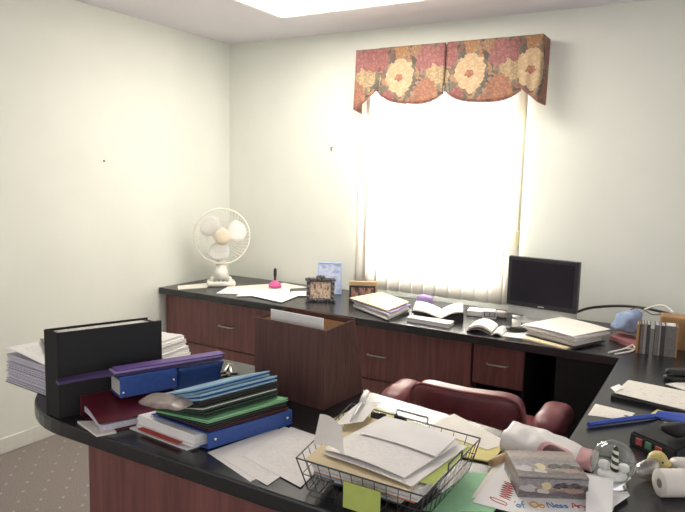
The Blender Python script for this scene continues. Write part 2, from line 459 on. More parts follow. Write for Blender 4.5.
def sheet_bm(q, z, th=.0012, fn=None, nu=8, nv=8):
    """thin solid sheet over four ground corners q (u along q0-q1, v along q0-q3); fn(u, v) lifts it; UVs follow the sheet"""
    bm = B(); uv = bm.loops.layers.uv.new('UVMap')
    q = [Vector((p[0], p[1], p[2] if len(p) > 2 else 0)) for p in q]
    def P(u, v):
        p = q[0]*(1-u)*(1-v)+q[1]*u*(1-v)+q[2]*u*v+q[3]*(1-u)*v
        return Vector((p.x, p.y, p.z+z+(fn(u, v) if fn else 0)))
    top = [[bm.verts.new(P(i/nu, j/nv)+Vector((0, 0, th))) for i in range(nu+1)] for j in range(nv+1)]
    bot = [[bm.verts.new(P(i/nu, j/nv)) for i in range(nu+1)] for j in range(nv+1)]
    def face(vs, uvs):
        f = bm.faces.new(vs); f.smooth = False
        for l, w in zip(f.loops, uvs): l[uv].uv = w
    for j in range(nv):
        for i in range(nu):
            w = ((i/nu, j/nv), ((i+1)/nu, j/nv), ((i+1)/nu, (j+1)/nv), (i/nu, (j+1)/nv))
            face((top[j][i], top[j][i+1], top[j+1][i+1], top[j+1][i]), w)
            face((bot[j+1][i], bot[j+1][i+1], bot[j][i+1], bot[j][i]), w[::-1])
    for i in range(nu):
        face((bot[0][i], bot[0][i+1], top[0][i+1], top[0][i]), ((0, 0),)*4)
        face((top[nv][i], top[nv][i+1], bot[nv][i+1], bot[nv][i]), ((0, 0),)*4)
    for j in range(nv):
        face((top[j][0], top[j+1][0], bot[j+1][0], bot[j][0]), ((0, 0),)*4)
        face((bot[j][nu], bot[j+1][nu], top[j+1][nu], top[j][nu]), ((0, 0),)*4)
    return bm

def sheet(name, q, z, m, label, cat='paper', group=None, th=.0012, fn=None, parent=None, n=8):
    return obj(name, sheet_bm(q, z, th, fn, n, n), m, parent, label, cat, group)

def pile_bm(q, z0, z1, n, jit, seed=1, drift=(0, 0)):
    """one closed body of many uneven layers between z0 and z1 over ground corners q"""
    rnd = random.Random(seed); bm = B()
    q = [Vector((p[0], p[1], 0)) for p in q]
    ring = []
    for k in range(n):
        off = Vector((rnd.uniform(-jit, jit)+drift[0]*k/n, rnd.uniform(-jit, jit)+drift[1]*k/n, 0))
        a, b = z0+(z1-z0)*k/n, z0+(z1-z0)*(k+.92)/n
        ring.append([p+off+Vector((0, 0, a)) for p in q]); ring.append([p+off+Vector((0, 0, b)) for p in q])
    R = [[bm.verts.new(p) for p in r] for r in ring]
    c = len(q)
    for a, b in zip(R, R[1:]):
        for i in range(c): bm.faces.new((a[i], a[(i+1) % c], b[(i+1) % c], b[i]))
    bm.faces.new(R[0][::-1]); bm.faces.new(R[-1])
    return bm

def rect(o, e, le, lm, m=None):
    """four ground corners: from o, le along e, lm along m (default: left of e)"""
    e = Vector((e[0], e[1])).normalized(); m = Vector((-e.y, e.x)) if m is None else Vector(m).normalized()
    o = Vector((o[0], o[1]))
    return [tuple(o), tuple(o+e*le), tuple(o+e*le+m*lm), tuple(o+m*lm)]

# ------------------------------------------------------------------ camera
cam = bpy.data.cameras.new('camera'); co = bpy.data.objects.new('camera', cam); COL.objects.link(co)
cam.sensor_fit = 'HORIZONTAL'; cam.sensor_width = 36; cam.lens = 646.285*36/685; cam.clip_start = .05
yaw, pitch, roll = (math.radians(a) for a in (30.41705, 7.06251, 1.43062))
fw = Vector((-math.sin(yaw)*math.cos(pitch), math.cos(yaw)*math.cos(pitch), -math.sin(pitch)))
rt0 = Vector((math.cos(yaw), math.sin(yaw), 0)); up0 = rt0.cross(fw)
rt = rt0*math.cos(roll)+up0*math.sin(roll); up = up0*math.cos(roll)-rt0*math.sin(roll)
co.matrix_world = Matrix(((rt.x, up.x, -fw.x, 3.2), (rt.y, up.y, -fw.y, -3.755), (rt.z, up.z, -fw.z, 1.51), (0, 0, 0, 1)))
S.camera = co

# ------------------------------------------------------------------ the room
CH = 2.44; XR = 5.2; YF = -6.2
WX0, WX1, WZ0, WZ1 = 1.20, 2.12, .835, 2.16
bm = B(); box(bm, -.12, YF, -.1, XR, .12, 0); obj('floor', bm, 'carpet', kind='structure')
bm = B(); box(bm, -.12, YF, CH, XR, .12, CH+.1); obj('ceiling', bm, 'ceiling', kind='structure')
bm = B(); box(bm, -.12, YF, 0, 0, .12, CH); obj('wall_left', bm, 'wall', kind='structure')
bm = B()
outer = [(0, 0), (XR, 0), (XR, CH), (0, CH)]; inner = [(WX0, WZ0), (WX1, WZ0), (WX1, WZ1), (WX0, WZ1)]
fr = [[bm.verts.new((x, y, z)) for x, z in L] for y in (0, .12) for L in (outer, inner)]
for a, b in ((fr[0], fr[1]), (fr[2], fr[3])):
    for i in range(4): bm.faces.new((a[i], a[(i+1) % 4], b[(i+1) % 4], b[i]))
for a, b in ((fr[1], fr[3]), (fr[0], fr[2])):
    for i in range(4): bm.faces.new((a[i], a[(i+1) % 4], b[(i+1) % 4], b[i]))
obj('wall_back', bm, 'wall', kind='structure')
bm = B(); box(bm, 0, YF, 0, .014, -.73, .085, .004); obj('baseboard_left', bm, 'base', kind='structure')
# window set in the opening
win = bpy.data.objects.new('window_1', None); COL.objects.link(win); win.location = ((WX0+WX1)/2, .06, WZ0); win['kind'] = 'structure'
bm = B(); f = .045
box(bm, WX0, .03, WZ0, WX1, .10, WZ0+f); box(bm, WX0, .03, WZ1-f, WX1, .10, WZ1)
box(bm, WX0, .03, WZ0+f, WX0+f, .10, WZ1-f); box(bm, WX1-f, .03, WZ0+f, WX1, .10, WZ1-f)
box(bm, WX0+f, .04, (WZ0+WZ1)/2-.02, WX1-f, .09, (WZ0+WZ1)/2+.02)
obj('window_frame', bm, 'white_plastic', win)
bm = B(); box(bm, WX0+f, .062, WZ0+f, WX1-f, .066, (WZ0+WZ1)/2-.02); obj('window_pane', bm, 'pane', win)
bm = B(); box(bm, WX0+f, .062, (WZ0+WZ1)/2+.02, WX1-f, .066, WZ1-f); obj('window_pane', bm, 'pane', win)

# ceiling light
t = thing('ceiling_light', 'recessed fluorescent ceiling light, a glowing white rectangle', 'ceiling light', (1.44, -.83, CH))
LX0, LX1, LY0, LY1 = .835, 2.055, -1.13, -.515
bm = B()
for a in ((LX0, LY0, LX1, LY0+.025), (LX0, LY1-.025, LX1, LY1), (LX0, LY0+.025, LX0+.025, LY1-.025), (LX1-.025, LY0+.025, LX1, LY1-.025)):
    box(bm, a[0], a[1], CH-.012, a[2], a[3], CH)
obj('frame', bm, 'white_plastic', t)
bm = B(); box(bm, LX0+.025, LY0+.025, CH-.006, LX1-.025, LY1-.025, CH); obj('diffuser', bm, 'lamp', t)

# vertical blinds
t = thing('vertical_blinds', 'closed white vertical blinds glowing with daylight in the window', 'blinds', (1.66, -.06, .78))
bm = B(); box(bm, 1.13, -.085, 2.20, 2.21, -.045, 2.235, .004); obj('headrail', bm, 'white_plastic', t)
n = 13
for k in range(n):
    x = 1.17+k*(2.165-1.17)/(n-1); a = math.radians(16); w = .047
    bm = B(); z0, z1 = .785, 2.199
    pts = []
    for s in range(7):
        u = -1+2*s/6; bow = .006*(1-u*u)
        pts.append((x+u*w*math.cos(a)+bow*math.sin(a), -.066-u*w*math.sin(a)-bow))
    lo = [bm.verts.new((p[0], p[1], z0)) for p in pts]; hi = [bm.verts.new((p[0], p[1], z1)) for p in pts]
    for i in range(6): bm.faces.new((lo[i], lo[i+1], hi[i+1], hi[i]))
    bm2 = bm
    bm2.normal_update(); bmesh.ops.solidify(bm2, geom=bm2.faces[:], thickness=.0008)
    obj('vane', bm2, 'blind', t, smooth=True)
bm = B(); tube(bm, [(2.205, -.098, 2.19), (2.206, -.098, 1.21)], .0016, 6); tube(bm, [(2.199, -.098, 2.19), (2.202, -.098, 1.21)], .0016, 6)
cd = obj('cord', bm, 'cream_plastic', t)
bm = B(); box(bm, 2.190, -.106, 1.135, 2.214, -.090, 1.225, .005); obj('cord_weight', bm, 'cream_plastic', cd)

# valance: board with a pleated rose-print cloth
t = thing('valance', 'pleated rose-print fabric valance over the window', 'valance', (1.72, -.06, 1.92))
bm = B(); box(bm, 1.156, -.13, 2.262, 2.284, -.003, 2.278, .002); obj('mounting_board', bm, 'white_plastic', t)
def cloth_panel(path, bottom, top, uoff, name='swag', nu=40, nv=14, flare=.02):
    """path(s)->(x,y) for s 0..1, bottom(s)->z, UV in metres measured along the path"""
    bm = B(); uv = bm.loops.layers.uv.new('UVMap')
    P = []; L = [0.]
    for i in range(nu+1):
        P.append(path(i/nu))
        if i: L.append(L[-1]+math.dist(P[i], P[i-1]))
    g = []
    for j in range(nv+1):
        row = []
        for i in range(nu+1):
            s = i/nu; zb = bottom(s); z = top+(zb-top)*j/nv
            k = (j/nv)**1.5*flare
            x, y = P[i]
            row.append((bm.verts.new((x, y-k+.004*math.sin(s*7*PI)*(j/nv), z)), (L[i]+uoff, z-1.92)))
        g.append(row)
    for j in range(nv):
        for i in range(nu):
            c = [g[j][i], g[j][i+1], g[j+1][i+1], g[j+1][i]]
            f = bm.faces.new([v for v, _ in c]); f.smooth = True
            for l, (_, w) in zip(f.loops, c): l[uv].uv = w
    bm.normal_update(); bmesh.ops.solidify(bm, geom=bm.faces[:], thickness=.004)
    o = obj(name, bm, 'floral', t, smooth=True)
    bm = B()
    tube(bm, [v+Vector((0, -.001, 0)) for v in [Vector((P[i][0], P[i][1]-flare+.004*math.sin(i/nu*7*PI)-.002, bottom(i/nu))) for i in range(nu+1)]], .0035, 6)
    obj('piping', bm, 'ink_rust' if 'ink_rust' in M else 'leather_dk', o)
    return o
def swagline(x0, x1, y):   # front run with the side edges folded back behind the pleats
    def p(s):
        if s < .08: return (x0+.018*(1-s/.08)-.0, y+.02*(1-s/.08))
        if s > .92: return (x1-.018*((s-.92)/.08), y+.02*((s-.92)/.08))
        return (x0+(x1-x0)*(s-.08)/.84, y)
    return p
YV = -.150
cloth_panel(swagline(1.315, 1.735, YV), lambda s: 1.930+.035*(1-s)+.105*abs(2*s-1)**3.2, 2.288, .0)
cloth_panel(swagline(1.755, 2.185, YV), lambda s: 1.932+.020*(1-s)+.100*abs(2*s-1)**3.2, 2.288, .0)
def leftp(s):
    if s < .42: return (1.150, -.004+(YV+.002-(-.004))*s/.42)
    return (1.150+(1.320-1.150)*(s-.42)/.58, YV-.001)
cloth_panel(leftp, lambda s: 1.905+(.02*s/.42 if s < .42 else .02+.12*((s-.42)/.58)**1.2), 2.286, .19, 'side_panel')
def rightp(s):
    if s < .55: return (2.170+(2.292-2.170)*s/.55, YV-.010)
    return (2.292, YV-.010+(-.004-YV+.010)*(s-.55)/.45)
cloth_panel(rightp, lambda s: 2.03-.10*min(1, s/.55), 2.286, .09, 'side_panel')
# folded-back tails between the swags
for x in (1.745,):
    bm = B(); uv = bm.loops.layers.uv.new('UVMap')
    cloth_panel(lambda s, x=x: (x-.045+.09*s, YV+.016), lambda s: 2.045+.02*abs(2*s-1), 2.28, .3, 'pleat', 8, 8, .002); bm.free()

# nails in the walls
bm = B(); lathe(bm, [(0, 0), (.006, 0), (.006, .003), (.003, .008), (0, .009)], mtx=Matrix.Translation((.0, -1.134, 1.563)) @ Matrix.Rotation(PI/2, 4, 'Y'), n=10)
obj('nail', bm, 'graycover', label='small nail in the left wall', cat='nail')
bm = B(); tube(bm, [(.893, 0, 1.700), (.893, -.014, 1.697), (.893, -.016, 1.683), (.893, -.008, 1.676)], .0035, 6)
obj('picture_hook', bm, 'graydark', label='small hook on the back wall left of the window', cat='hook')

# ------------------------------------------------------------------ counter, cabinets, desk
bm = B()
prism(bm, [(.004, -.004), (3.55, -.004), (3.55, -1.872), (2.856, -1.872), (2.856, -.742), (2.80, -.735), (.004, -.715)], T-.042, T, .004)
obj('counter_worktop', bm, 'laminate', label='long black L-shaped worktop running under the window and along the right', cat='worktop')
def pull(x, z, y=-.675, parent=None, w=.055):
    bm = B()
    tube(bm, smoothpath([(x-w, y+.001, z), (x-w+.004, y-.018, z), (x-w*.6, y-.026, z), (x+w*.6, y-.026, z), (x+w-.004, y-.018, z), (x+w, y+.001, z)], 4), .0045, 8)
    return obj('handle', bm, 'metal', parent)
def cabinet(x0, x1, rows, label, carcass=True):
    t = thing('file_cabinet', label, 'cabinet', ((x0+x1)/2, -.35, 0), 'wooden cabinets under the window worktop')
    bm = B(); box(bm, x0, -.640, .06, x1, -.03, T-.043); box(bm, x0+.01, -.6, 0, x1-.01, -.04, .06); obj('body', bm, 'cherry_dark', t)
    for z0, z1, hz, hw in rows:
        bm = B(); box(bm, x0+.003, -.660, z0, x1-.003, -.6405, z1, .002); d = obj('drawer', bm, 'cherry', t)
        if hz: pull((x0+x1)/2, hz, -.660, d, hw)
    return t
cabinet(.012, 1.088, [(.395, .692, .545, .062), (.08, .388, .24, .062)], 'wide two-drawer cherry file cabinet below the white fan')
cabinet(1.094, 2.158, [(.395, .692, .535, .062), (.08, .388, .24, .062)], 'wide two-drawer cherry file cabinet right of the brown accordion file')
# narrow unit: drawer over an open shelf
x0, x1 = 2.164, 2.425
t = thing('drawer_unit', 'narrow cherry unit with one drawer over an open black shelf', 'cabinet', ((x0+x1)/2, -.35, 0), 'wooden cabinets under the window worktop')
bm = B()
box(bm, x0, -.640, 0, x0+.018, -.03, T-.043); box(bm, x1-.018, -.640, 0, x1, -.03, T-.043)
box(bm, x0+.018, -.05, .06, x1-.018, -.03, T-.043); box(bm, x0+.018, -.63, .06, x1-.018, -.05, .08); box(bm, x0+.018, -.63, .47, x1-.018, -.05, .485)
obj('body', bm, 'recess', t)
bm = B(); box(bm, x0+.003, -.660, .485, x1-.003, -.6405, .692, .002); d = obj('drawer', bm, 'cherry', t)
pull((x0+x1)/2, .598, -.660, d, .055)
bm = B(); box(bm, x0+.003, -.660, .06, x1-.003, -.6405, .39, .002); obj('lower_drawer', bm, 'cherry', t)
# black panels round the knee hole
bm = B(); box(bm, 2.565, -.62, 0, 2.92, -.03, T-.043, .002)
obj('black_pedestal', bm, 'black_panel', label='black panelled unit in the corner under the worktop', cat='cabinet')
bm = B(); box(bm, 2.93, -1.85, 0, 2.955, -.63, T-.043, .002)
obj('return_panel', bm, 'black_panel', label='black side panel under the right-hand worktop', cat='panel')
bm = B(); box(bm, 2.428, -.06, 0, 2.563, -.03, T-.043, .002)
obj('knee_hole_back', bm, 'recess', label='dark back panel of the knee hole beside the narrow drawer unit', cat='panel')

t = thing('desk', 'large desk with rounded black top and cherry front panel', 'desk', (2.2, -2.15, 0))
arc = [(1.51+.405*math.cos(a), -2.150+.405*math.sin(a)) for a in [PI/2+PI*k/28 for k in range(29)]]
bm = B()
prism(bm, arc+[(3.55, -2.555), (3.55, -1.876), (2.856, -1.876), (2.76, -1.862), (2.62, -1.837), (2.48, -1.812), (2.3, -1.783), (2.15, -1.760), (1.95, -1.747)], T-.046, T, .006)
obj('desk_top', bm, 'laminate', t)
bm = B(); box(bm, 1.622, -2.540, .0, 3.5, -2.515, T-.047); obj('front_panel', bm, 'cherry', t)
bm = B(); box(bm, 1.622, -2.514, .0, 1.647, -1.90, T-.047); obj('side_panel', bm, 'cherry', t)

# ------------------------------------------------------------------ chair
cx, cy = 2.43, -1.25
t = thing('office_chair', 'low-backed burgundy leather armchair pulled up behind the desk', 'chair', (cx, cy, 0))
def bend(p):
    x, y, z = p
    w = 1+.30*max(0, (.12-z))/.4          # wider towards the seat
    y2 = y-.02+.10*(abs(x)/.26)**2*.8-.12*(z)*.35
    return (x*w, y2, z)
bm = B(); superq(bm, None, (.212, .055, .21), .32, .3, 40, 20, bend, Matrix.Translation((2.428, -1.50, .530)) @ Matrix.Rotation(math.radians(4), 4, 'Z'))
br = obj('backrest', bm, 'leather', t)
bm = B()
for s in (-1, 1):
    pass
pts = []
for k in range(33):
    a = PI*k/32
    sg = lambda v, e: math.copysign(abs(v)**e, v)
    p = bend((.216*sg(math.cos(a), .32), -.048, .214*sg(math.sin(a), .32)-.0))
    v = Matrix.Translation((2.428, -1.50, .530)) @ Matrix.Rotation(math.radians(4), 4, 'Z') @ Vector(p)
    pts.append(v)
tube(bm, pts, .006, 6); obj('piping', bm, 'leather_dk', br)
for s, px in ((-1, 2.040), (1, 2.692)):
    def roll_(p):
        x, y, z = p
        return (x*(1+.12*math.sin(y*16)**2), y, z*(1+.05*math.sin(y*16)**2)-.03*(y/.22)**2)
    bm = B(); superq(bm, None, (.058, .15, .060), .75, .6, 28, 16, roll_, Matrix.Translation((px, -1.225, .572-(.022 if s < 0 else -.004))))
    a = obj('armrest', bm, 'leather', t)
    bm = B(); superq(bm, (px-s*.01, -1.21, .44), (.045, .16, .09), .35, .35); obj('arm_panel', bm, 'leather', a)
bm = B(); superq(bm, (cx, -1.20, .42), (.265, .27, .075), .4, .35); obj('seat', bm, 'leather', t)
bm = B(); tube(bm, [(cx, cy, .34), (cx, cy, .10)], .03, 14); obj('column', bm, 'black', t)
for k in range(5):
    a = 2*PI*k/5+.3; d = Vector((math.cos(a), math.sin(a), 0))
    bm = B(); tube(bm, [Vector((cx, cy, .12))+d*.02, Vector((cx, cy, .10))+d*.15, Vector((cx, cy, .075))+d*.29], [.028, .022, .016], 8); l = obj('base_leg', bm, 'black', t)
    bm = B(); c = Vector((cx, cy, .03))+d*.28; q = Vector((-d.y, d.x, 0))
    tube(bm, [c-q*.02, c+q*.02], .03, 14); obj('caster', bm, 'black', l)

# ------------------------------------------------------------------ fan
c0 = Vector((.27, -.40, T)); hub = Vector((.292, -.417, 1.085)); face = Vector((.72, -.69, .02)).normalized()
t = thing('desk_fan', 'white oscillating table fan in the corner of the worktop', 'fan', c0)
side = Vector((0, 0, 1)).cross(face).normalized(); upv = face.cross(side)
FM = Matrix(((side.x, upv.x, face.x, hub.x), (side.y, upv.y, face.y, hub.y), (side.z, upv.z, face.z, hub.z), (0, 0, 0, 1)))
bm = B()
fb = frame2((c0.x, c0.y, T), (.72, .69))
box(bm, -.095, -.065, .001, .095, .065, .034, .012, 3, fb)
superq(bm, None, (.075, .05, .03), .5, .5, 24, 12, None, fb @ Matrix.Translation((0, .01, .034)))
bs = obj('base', bm, 'fan', t)
bm = B()
for k in range(4): box(bm, -.055+.03*k, -.052, .034, -.037+.03*k, -.040, .060, .002, 2, fb)
obj('button', bm, 'silver', bs)
bm = B(); st = c0+Vector((0, 0, .05))
tube(bm, [st, st+Vector((0, 0, .05)), hub-face*.06+Vector((0, 0, -.10)), hub-face*.06+Vector((0, 0, -.02))], [.062, .042, .026, .028], 14); obj('neck', bm, 'fan', t)
bm = B(); lathe(bm, [(0, -.135), (.035, -.132), (.055, -.11), (.06, -.06), (.05, -.035), (0, -.034)], n=24, mtx=FM); obj('motor_housing', bm, 'fan', t)
R = .186
def grille(zr, zc, n, name):
    bm = B()
    circ = lambda r, z, k=48: [FM @ Vector((r*math.cos(2*PI*i/k), r*math.sin(2*PI*i/k), z)) for i in range(k)]
    tube(bm, circ(.055, zc), .0018, 5, True)
    for r_ in (.10, .145): tube(bm, circ(r_, zc+(zr-zc)*((r_-.055)/(R-.055))**2), .0011, 4, True)
    for i in range(n):
        a = 2*PI*i/n
        pts = []
        for s in range(6):
            r = .05+(R-.05)*s/5; z = zc+(zr-zc)*((r-.05)/(R-.05))**2; aa = a+.35*(s/5)
            pts.append(FM @ Vector((r*math.cos(aa), r*math.sin(aa), z)))
        tube(bm, pts, .0010, 4)
    return obj(name, bm, 'fan', t)
grille(.0, .045, 44, 'front_grille'); grille(-.004, -.05, 44, 'rear_grille')
bm = B(); tube(bm, [FM @ Vector((R*math.cos(2*PI*i/48), R*math.sin(2*PI*i/48), -.002)) for i in range(48)], .006, 8, True); obj('guard_ring', bm, 'fan', t)
bm = B(); lathe(bm, [(0, .040), (.052, .040), (.053, .050), (.04, .056), (0, .058)], n=28, mtx=FM); obj('badge', bm, 'fan_badge', t)
for k in range(3):
    bm = B(); uvn = 10; a0 = 2*PI*k/3+.35; g = []
    for i in range(9):
        r = .03+.135*i/8; row = []
        hw = .95*math.sin(PI*min(1, .25+.62*i/8))**.8*(1 if i < 8 else .6)
        for j in range(7):
            a = a0+hw*(j/6-.5)*1.5
            row.append(bm.verts.new(FM @ Vector((r*math.cos(a), r*math.sin(a), .014-.028*(j/6)))))
        g.append(row)
    for i in range(8):
        for j in range(6): bm.faces.new((g[i][j], g[i+1][j], g[i+1][j+1], g[i][j+1]))
    bm.normal_update(); bmesh.ops.solidify(bm, geom=bm.faces[:], thickness=.002)
    obj('blade', bm, 'fan_blade', t, smooth=True)

# ------------------------------------------------------------------ on the window worktop, left to right
sheet('paper_sheet', [(.06, -.60), (.165, -.70), (.255, -.53), (.15, -.34)], T, 'paper_warm', 'cream paper sheet left of the fan, at the end of the worktop')
sheet('paper_sheet', [(.34, -.42), (.55, -.05), (.78, -.10), (.60, -.43)], T, 'paper_warm', 'cream paper lying just right of the fan, behind the printed pages')
sheet('paper_sheet', [(.45, -.655), (.36, -.44), (.56, -.34), (.66, -.55)], T+.0016, 'print2', 'white printed page nearest the fan base', group='printed pages on the worktop')
sheet('paper_sheet', [(.62, -.665), (.52, -.46), (.72, -.22), (.86, -.42)], T+.0032, 'print2', 'white printed page in the middle of the spread, in front of the pink bell', group='printed pages on the worktop')
sheet('paper_sheet', [(.965, -.655), (.70, -.60), (.66, -.42), (.905, -.32)], T+.0048, 'print2', 'white printed page at the right of the spread, edge toward the ornate frame', group='printed pages on the worktop')
sheet('paper_sheet', [(.80, -.33), (.92, -.42), (1.02, -.36), (.90, -.22)], T+.0062, 'print2', 'small white page sticking out left of the ornate photo frame')
bl = (.620, -.255)
t = thing('hand_bell', 'small pink bell with a tall dark handle', 'bell', (bl[0], bl[1], T))
bm = B(); lathe(bm, [(.036, 0.0095), (.043, .0095), (.044, .020), (.034, .034), (.020, .046), (.013, .053), (0, .054)], (bl[0], bl[1], T), 24); obj('bell_body', bm, 'pink', t)
bm = B(); lathe(bm, [(0, .053), (.008, .053), (.007, .07), (.011, .09), (.011, .125), (.006, .135), (0, .137)], (bl[0], bl[1], T), 14); obj('handle', bm, 'cord', t)

def up_frame(o, e, tilt, z=T):
    """frame for something standing and leaning back: local x along e, local y up the face, local z toward the viewer"""
    e = Vector((e[0], e[1], 0)).normalized(); back = Vector((-e.y, e.x, 0))
    u = (Vector((0, 0, 1))*math.cos(tilt)+back*math.sin(tilt)); f = e.cross(u)
    return Matrix(((e.x, u.x, f.x, o[0]), (e.y, u.y, f.y, o[1]), (e.z, u.z, f.z, z), (0, 0, 0, 1)))
def face_quad(x0, y0, x1, y1, z, mtx):
    bm = B(); uv = bm.loops.layers.uv.new('UVMap')
    th = .0012
    v = [bm.verts.new(mtx @ Vector(p)) for p in ((x0, y0, z), (x1, y0, z), (x1, y1, z), (x0, y1, z))]
    w = [bm.verts.new(mtx @ Vector(p)) for p in ((x0, y0, z-th), (x1, y0, z-th), (x1, y1, z-th), (x0, y1, z-th))]
    f = bm.faces.new(v)
    for l, c in zip(f.loops, ((0, 0), (1, 0), (1, 1), (0, 1))): l[uv].uv = c
    bm.faces.new(w[::-1])
    for i in range(4): bm.faces.new((v[i], w[i], w[(i+1) % 4], v[(i+1) % 4]))
    return bm
def photo_frame(name, label, o, e, w, h, border, mframe, mpic, ornate=False, tilt=.16, z=T):
    Mx = up_frame(o, e, tilt, z)
    t = thing(name, label, 'picture frame', (o[0], o[1], z))
    bm = B(); b = border
    for a in ((0, 0, w, b), (0, h-b, w, h), (0, b, b, h-b), (w-b, b, w, h-b)): box(bm, a[0], a[1], -.010, a[2], a[3], .004, .003, 2, Mx)
    if ornate:
        rnd = random.Random(3)
        per = [(x/7*w, yy) for x in range(8) for yy in (b*.45, h-b*.45)]+[(xx, y/5*h) for y in range(1, 5) for xx in (b*.45, w-b*.45)]
        for px, py in per:
            r = rnd.uniform(.008, .013)
            superq(bm, None, (r, r, r*.6), 1, 1, 10, 6, None, Mx @ Matrix.Translation((px, max(r*.95, py), .006)))
        superq(bm, None, (.03, .016, .010), 1, 1, 12, 6, None, Mx @ Matrix.Translation((w/2, h+.004, .002)))
    f = obj('frame', bm, mframe, t)
    bm = B(); box(bm, b*.6, b*.6, -.009, w-b*.6, h-b*.6, -.004, 0, 1, Mx); obj('backing', bm, 'black', t)
    obj('picture', face_quad(b, b, w-b, h-b, -.001, Mx), mpic, t)
    # easel leg behind
    bm = B(); top = Mx @ Vector((w/2, h*.7, -.012)); bk = Vector((-e[1], e[0], 0)).normalized()
    foot = Vector((top.x, top.y, z+.003))+bk*(.035)
    tube(bm, [top, foot], .004, 6); obj('easel_leg', bm, 'black', t)
    return t
M['pewter'] = mat('ornate_pewter', '6A6668', .32, .6, var=.6, scale=90)
photo_frame('photo_frame', 'ornate dark pewter frame with a group photo', (1.053, -.522), (.865, .5), .172, .148, .025, 'pewter', 'pic_people', True)
M['clear_frame'] = mat('pale_blue_frame', 'AEC4EA', .3, var=.05)
photo_frame('photo_frame', 'tall pale blue frame with a cloudy sky picture behind the ornate frame', (.965, -.26), (.865, .5), .158, .208, .010, 'clear_frame', 'pic_sky', False, .10)
photo_frame('photo_frame', 'low black double frame with two portraits', (1.272, -.380), (.865, .5), .160, .105, .012, 'black', 'pic_two', False, .14)
bm = B(); box(bm, 0, 0, 0, .175, .035, .112, .003, 2, frame2((1.215, -.283, T), (.865, .5))); obj('wooden_box', bm, 'woodtan', label='light wooden block standing behind the black double frame', cat='box')

# folder stack left of the open book
e = (.86, .36)
Q = [(1.375, -.50), (1.70, -.700), (1.700, -.44), (1.43, -.26)]
sheet('folder', [(1.40, -.53), (1.71, -.705), (1.715, -.46), (1.45, -.29)], T, 'darkcard', 'dark grey folder at the bottom of the window-side folder stack', 'folder', th=.006)
obj('paper_stack', pile_bm(Q, T+.007, T+.040, 7, .006, 4), 'paper_edge', label='white paper stack between folders left of the open black book', cat='papers')
sheet('folder', [(1.365, -.51), (1.705, -.69), (1.700, -.42), (1.43, -.25)], T+.041, 'lavender', 'thin lilac folder under the manila folder in the window stack', 'folder', th=.004)
sheet('folder', [(1.345, -.50), (1.69, -.69), (1.690, -.42), (1.42, -.24)], T+.050, 'manila', 'pale manila folder on top of the stack by the window', 'folder', th=.006, fn=lambda u, v: .012*(1-u)*0+.006*v)
bm = B(); superq(bm, (1.70, -.215, T+.036), (.05, .028, .036), .6, .6, 20, 12); obj('purple_pouch', bm, 'lavender', label='small purple pouch behind the folder stack, below the blinds', cat='pouch')
# open black book
t = thing('open_book', 'open black-covered book with wide white pages spread below the window', 'book', (1.84, -.38, T))
c, d = Vector((1.930, -.540, 0)), Vector((-.35, .94, 0)).normalized()
L_, R_ = Vector((-.80, -.10, 0)).normalized(), Vector((.86, .42, 0)).normalized()
def wing(sd, w, ln, z0, lift, th, m, nm):
    q = [c, c+sd*w, c+sd*w+d*ln, c+d*ln]
    return obj(nm, sheet_bm([tuple(p) for p in q], T, th, lambda u, v: z0+lift(u), 10, 4), m, t)
wing(L_, .160, .25, .0, lambda u: .030*u, .013, 'black_matte', 'cover')
bm = B(); a_, b_ = c-d*.004, c-d*.004+R_*.125; hi_ = Vector((0, 0, T+.052)); lo_v = Vector((0, 0, T))
vs = [bm.verts.new(p_) for p_ in (a_+lo_v, b_+lo_v, b_+hi_, a_+lo_v+Vector((0, 0, .010)), a_+d*.25+lo_v, b_+d*.25+lo_v, b_+d*.25+hi_, a_+d*.25+lo_v+Vector((0, 0, .010)))]
for f_ in ((0, 1, 2, 3), (7, 6, 5, 4), (0, 4, 5, 1), (1, 5, 6, 2), (2, 6, 7, 3), (3, 7, 4, 0)): bm.faces.new([vs[i_] for i_ in f_])
obj('cover', bm, 'black_matte', t)
wing(L_, .150, .238, .0135, lambda u: .030*u+.010*math.sin(PI*u), .010, 'paper_warm', 'pages'); wing(R_, .122, .238, .0105, lambda u: .043*u+.012*math.sin(PI*u), .008, 'paper_warm', 'pages')
bm = pile_bm([(1.780, -.640), (2.030, -.655), (2.020, -.565), (1.775, -.565)], T, T+.022, 4, .002, 9); obj('notepad', bm, 'paper_edge', label='thick white notepad lying in front of the open black book', cat='notepad')
bm = B(); box(bm, 0, 0, 0, .15, .11, .030, .003, 2, frame2((1.995, -.30, T), (.97, .2))); obj('white_box', bm, 'white_plastic', label='low white box between the open black book and the clock', cat='box')
t = thing('desk_clock', 'small grey digital clock below the blinds', 'clock', (2.135, -.32, T))
Mx = up_frame((2.100, -.335), (.92, .38), .3)
bm = B(); box(bm, 0, .001, -.03, .075, .046, 0, .004, 2, Mx @ Matrix.Translation((0, 0, 0))); obj('case', bm, 'silver', t)
bm = B(); box(bm, .006, .012, .0005, .069, .038, .002, 0, 1, Mx); dsp = obj('display', bm, 'graydark', t)
bm = B()
for k in range(4):
    x = .014+.012*k+(.004 if k > 1 else 0)
    for a in ((x, .018, x+.0015, .033), (x+.006, .018, x+.0075, .033), (x, .0325, x+.0075, .034), (x, .0175, x+.0075, .019)): box(bm, a[0], a[1], .0022, a[2], a[3], .0028, 0, 1, Mx)
obj('digits', bm, 'paper', dsp)
bm = B(); superq(bm, (2.165, -.225, T+.018), (.036, .028, .018), .5, .5); obj('grey_case', bm, 'graylight', label='small grey soft case right of the clock', cat='case')
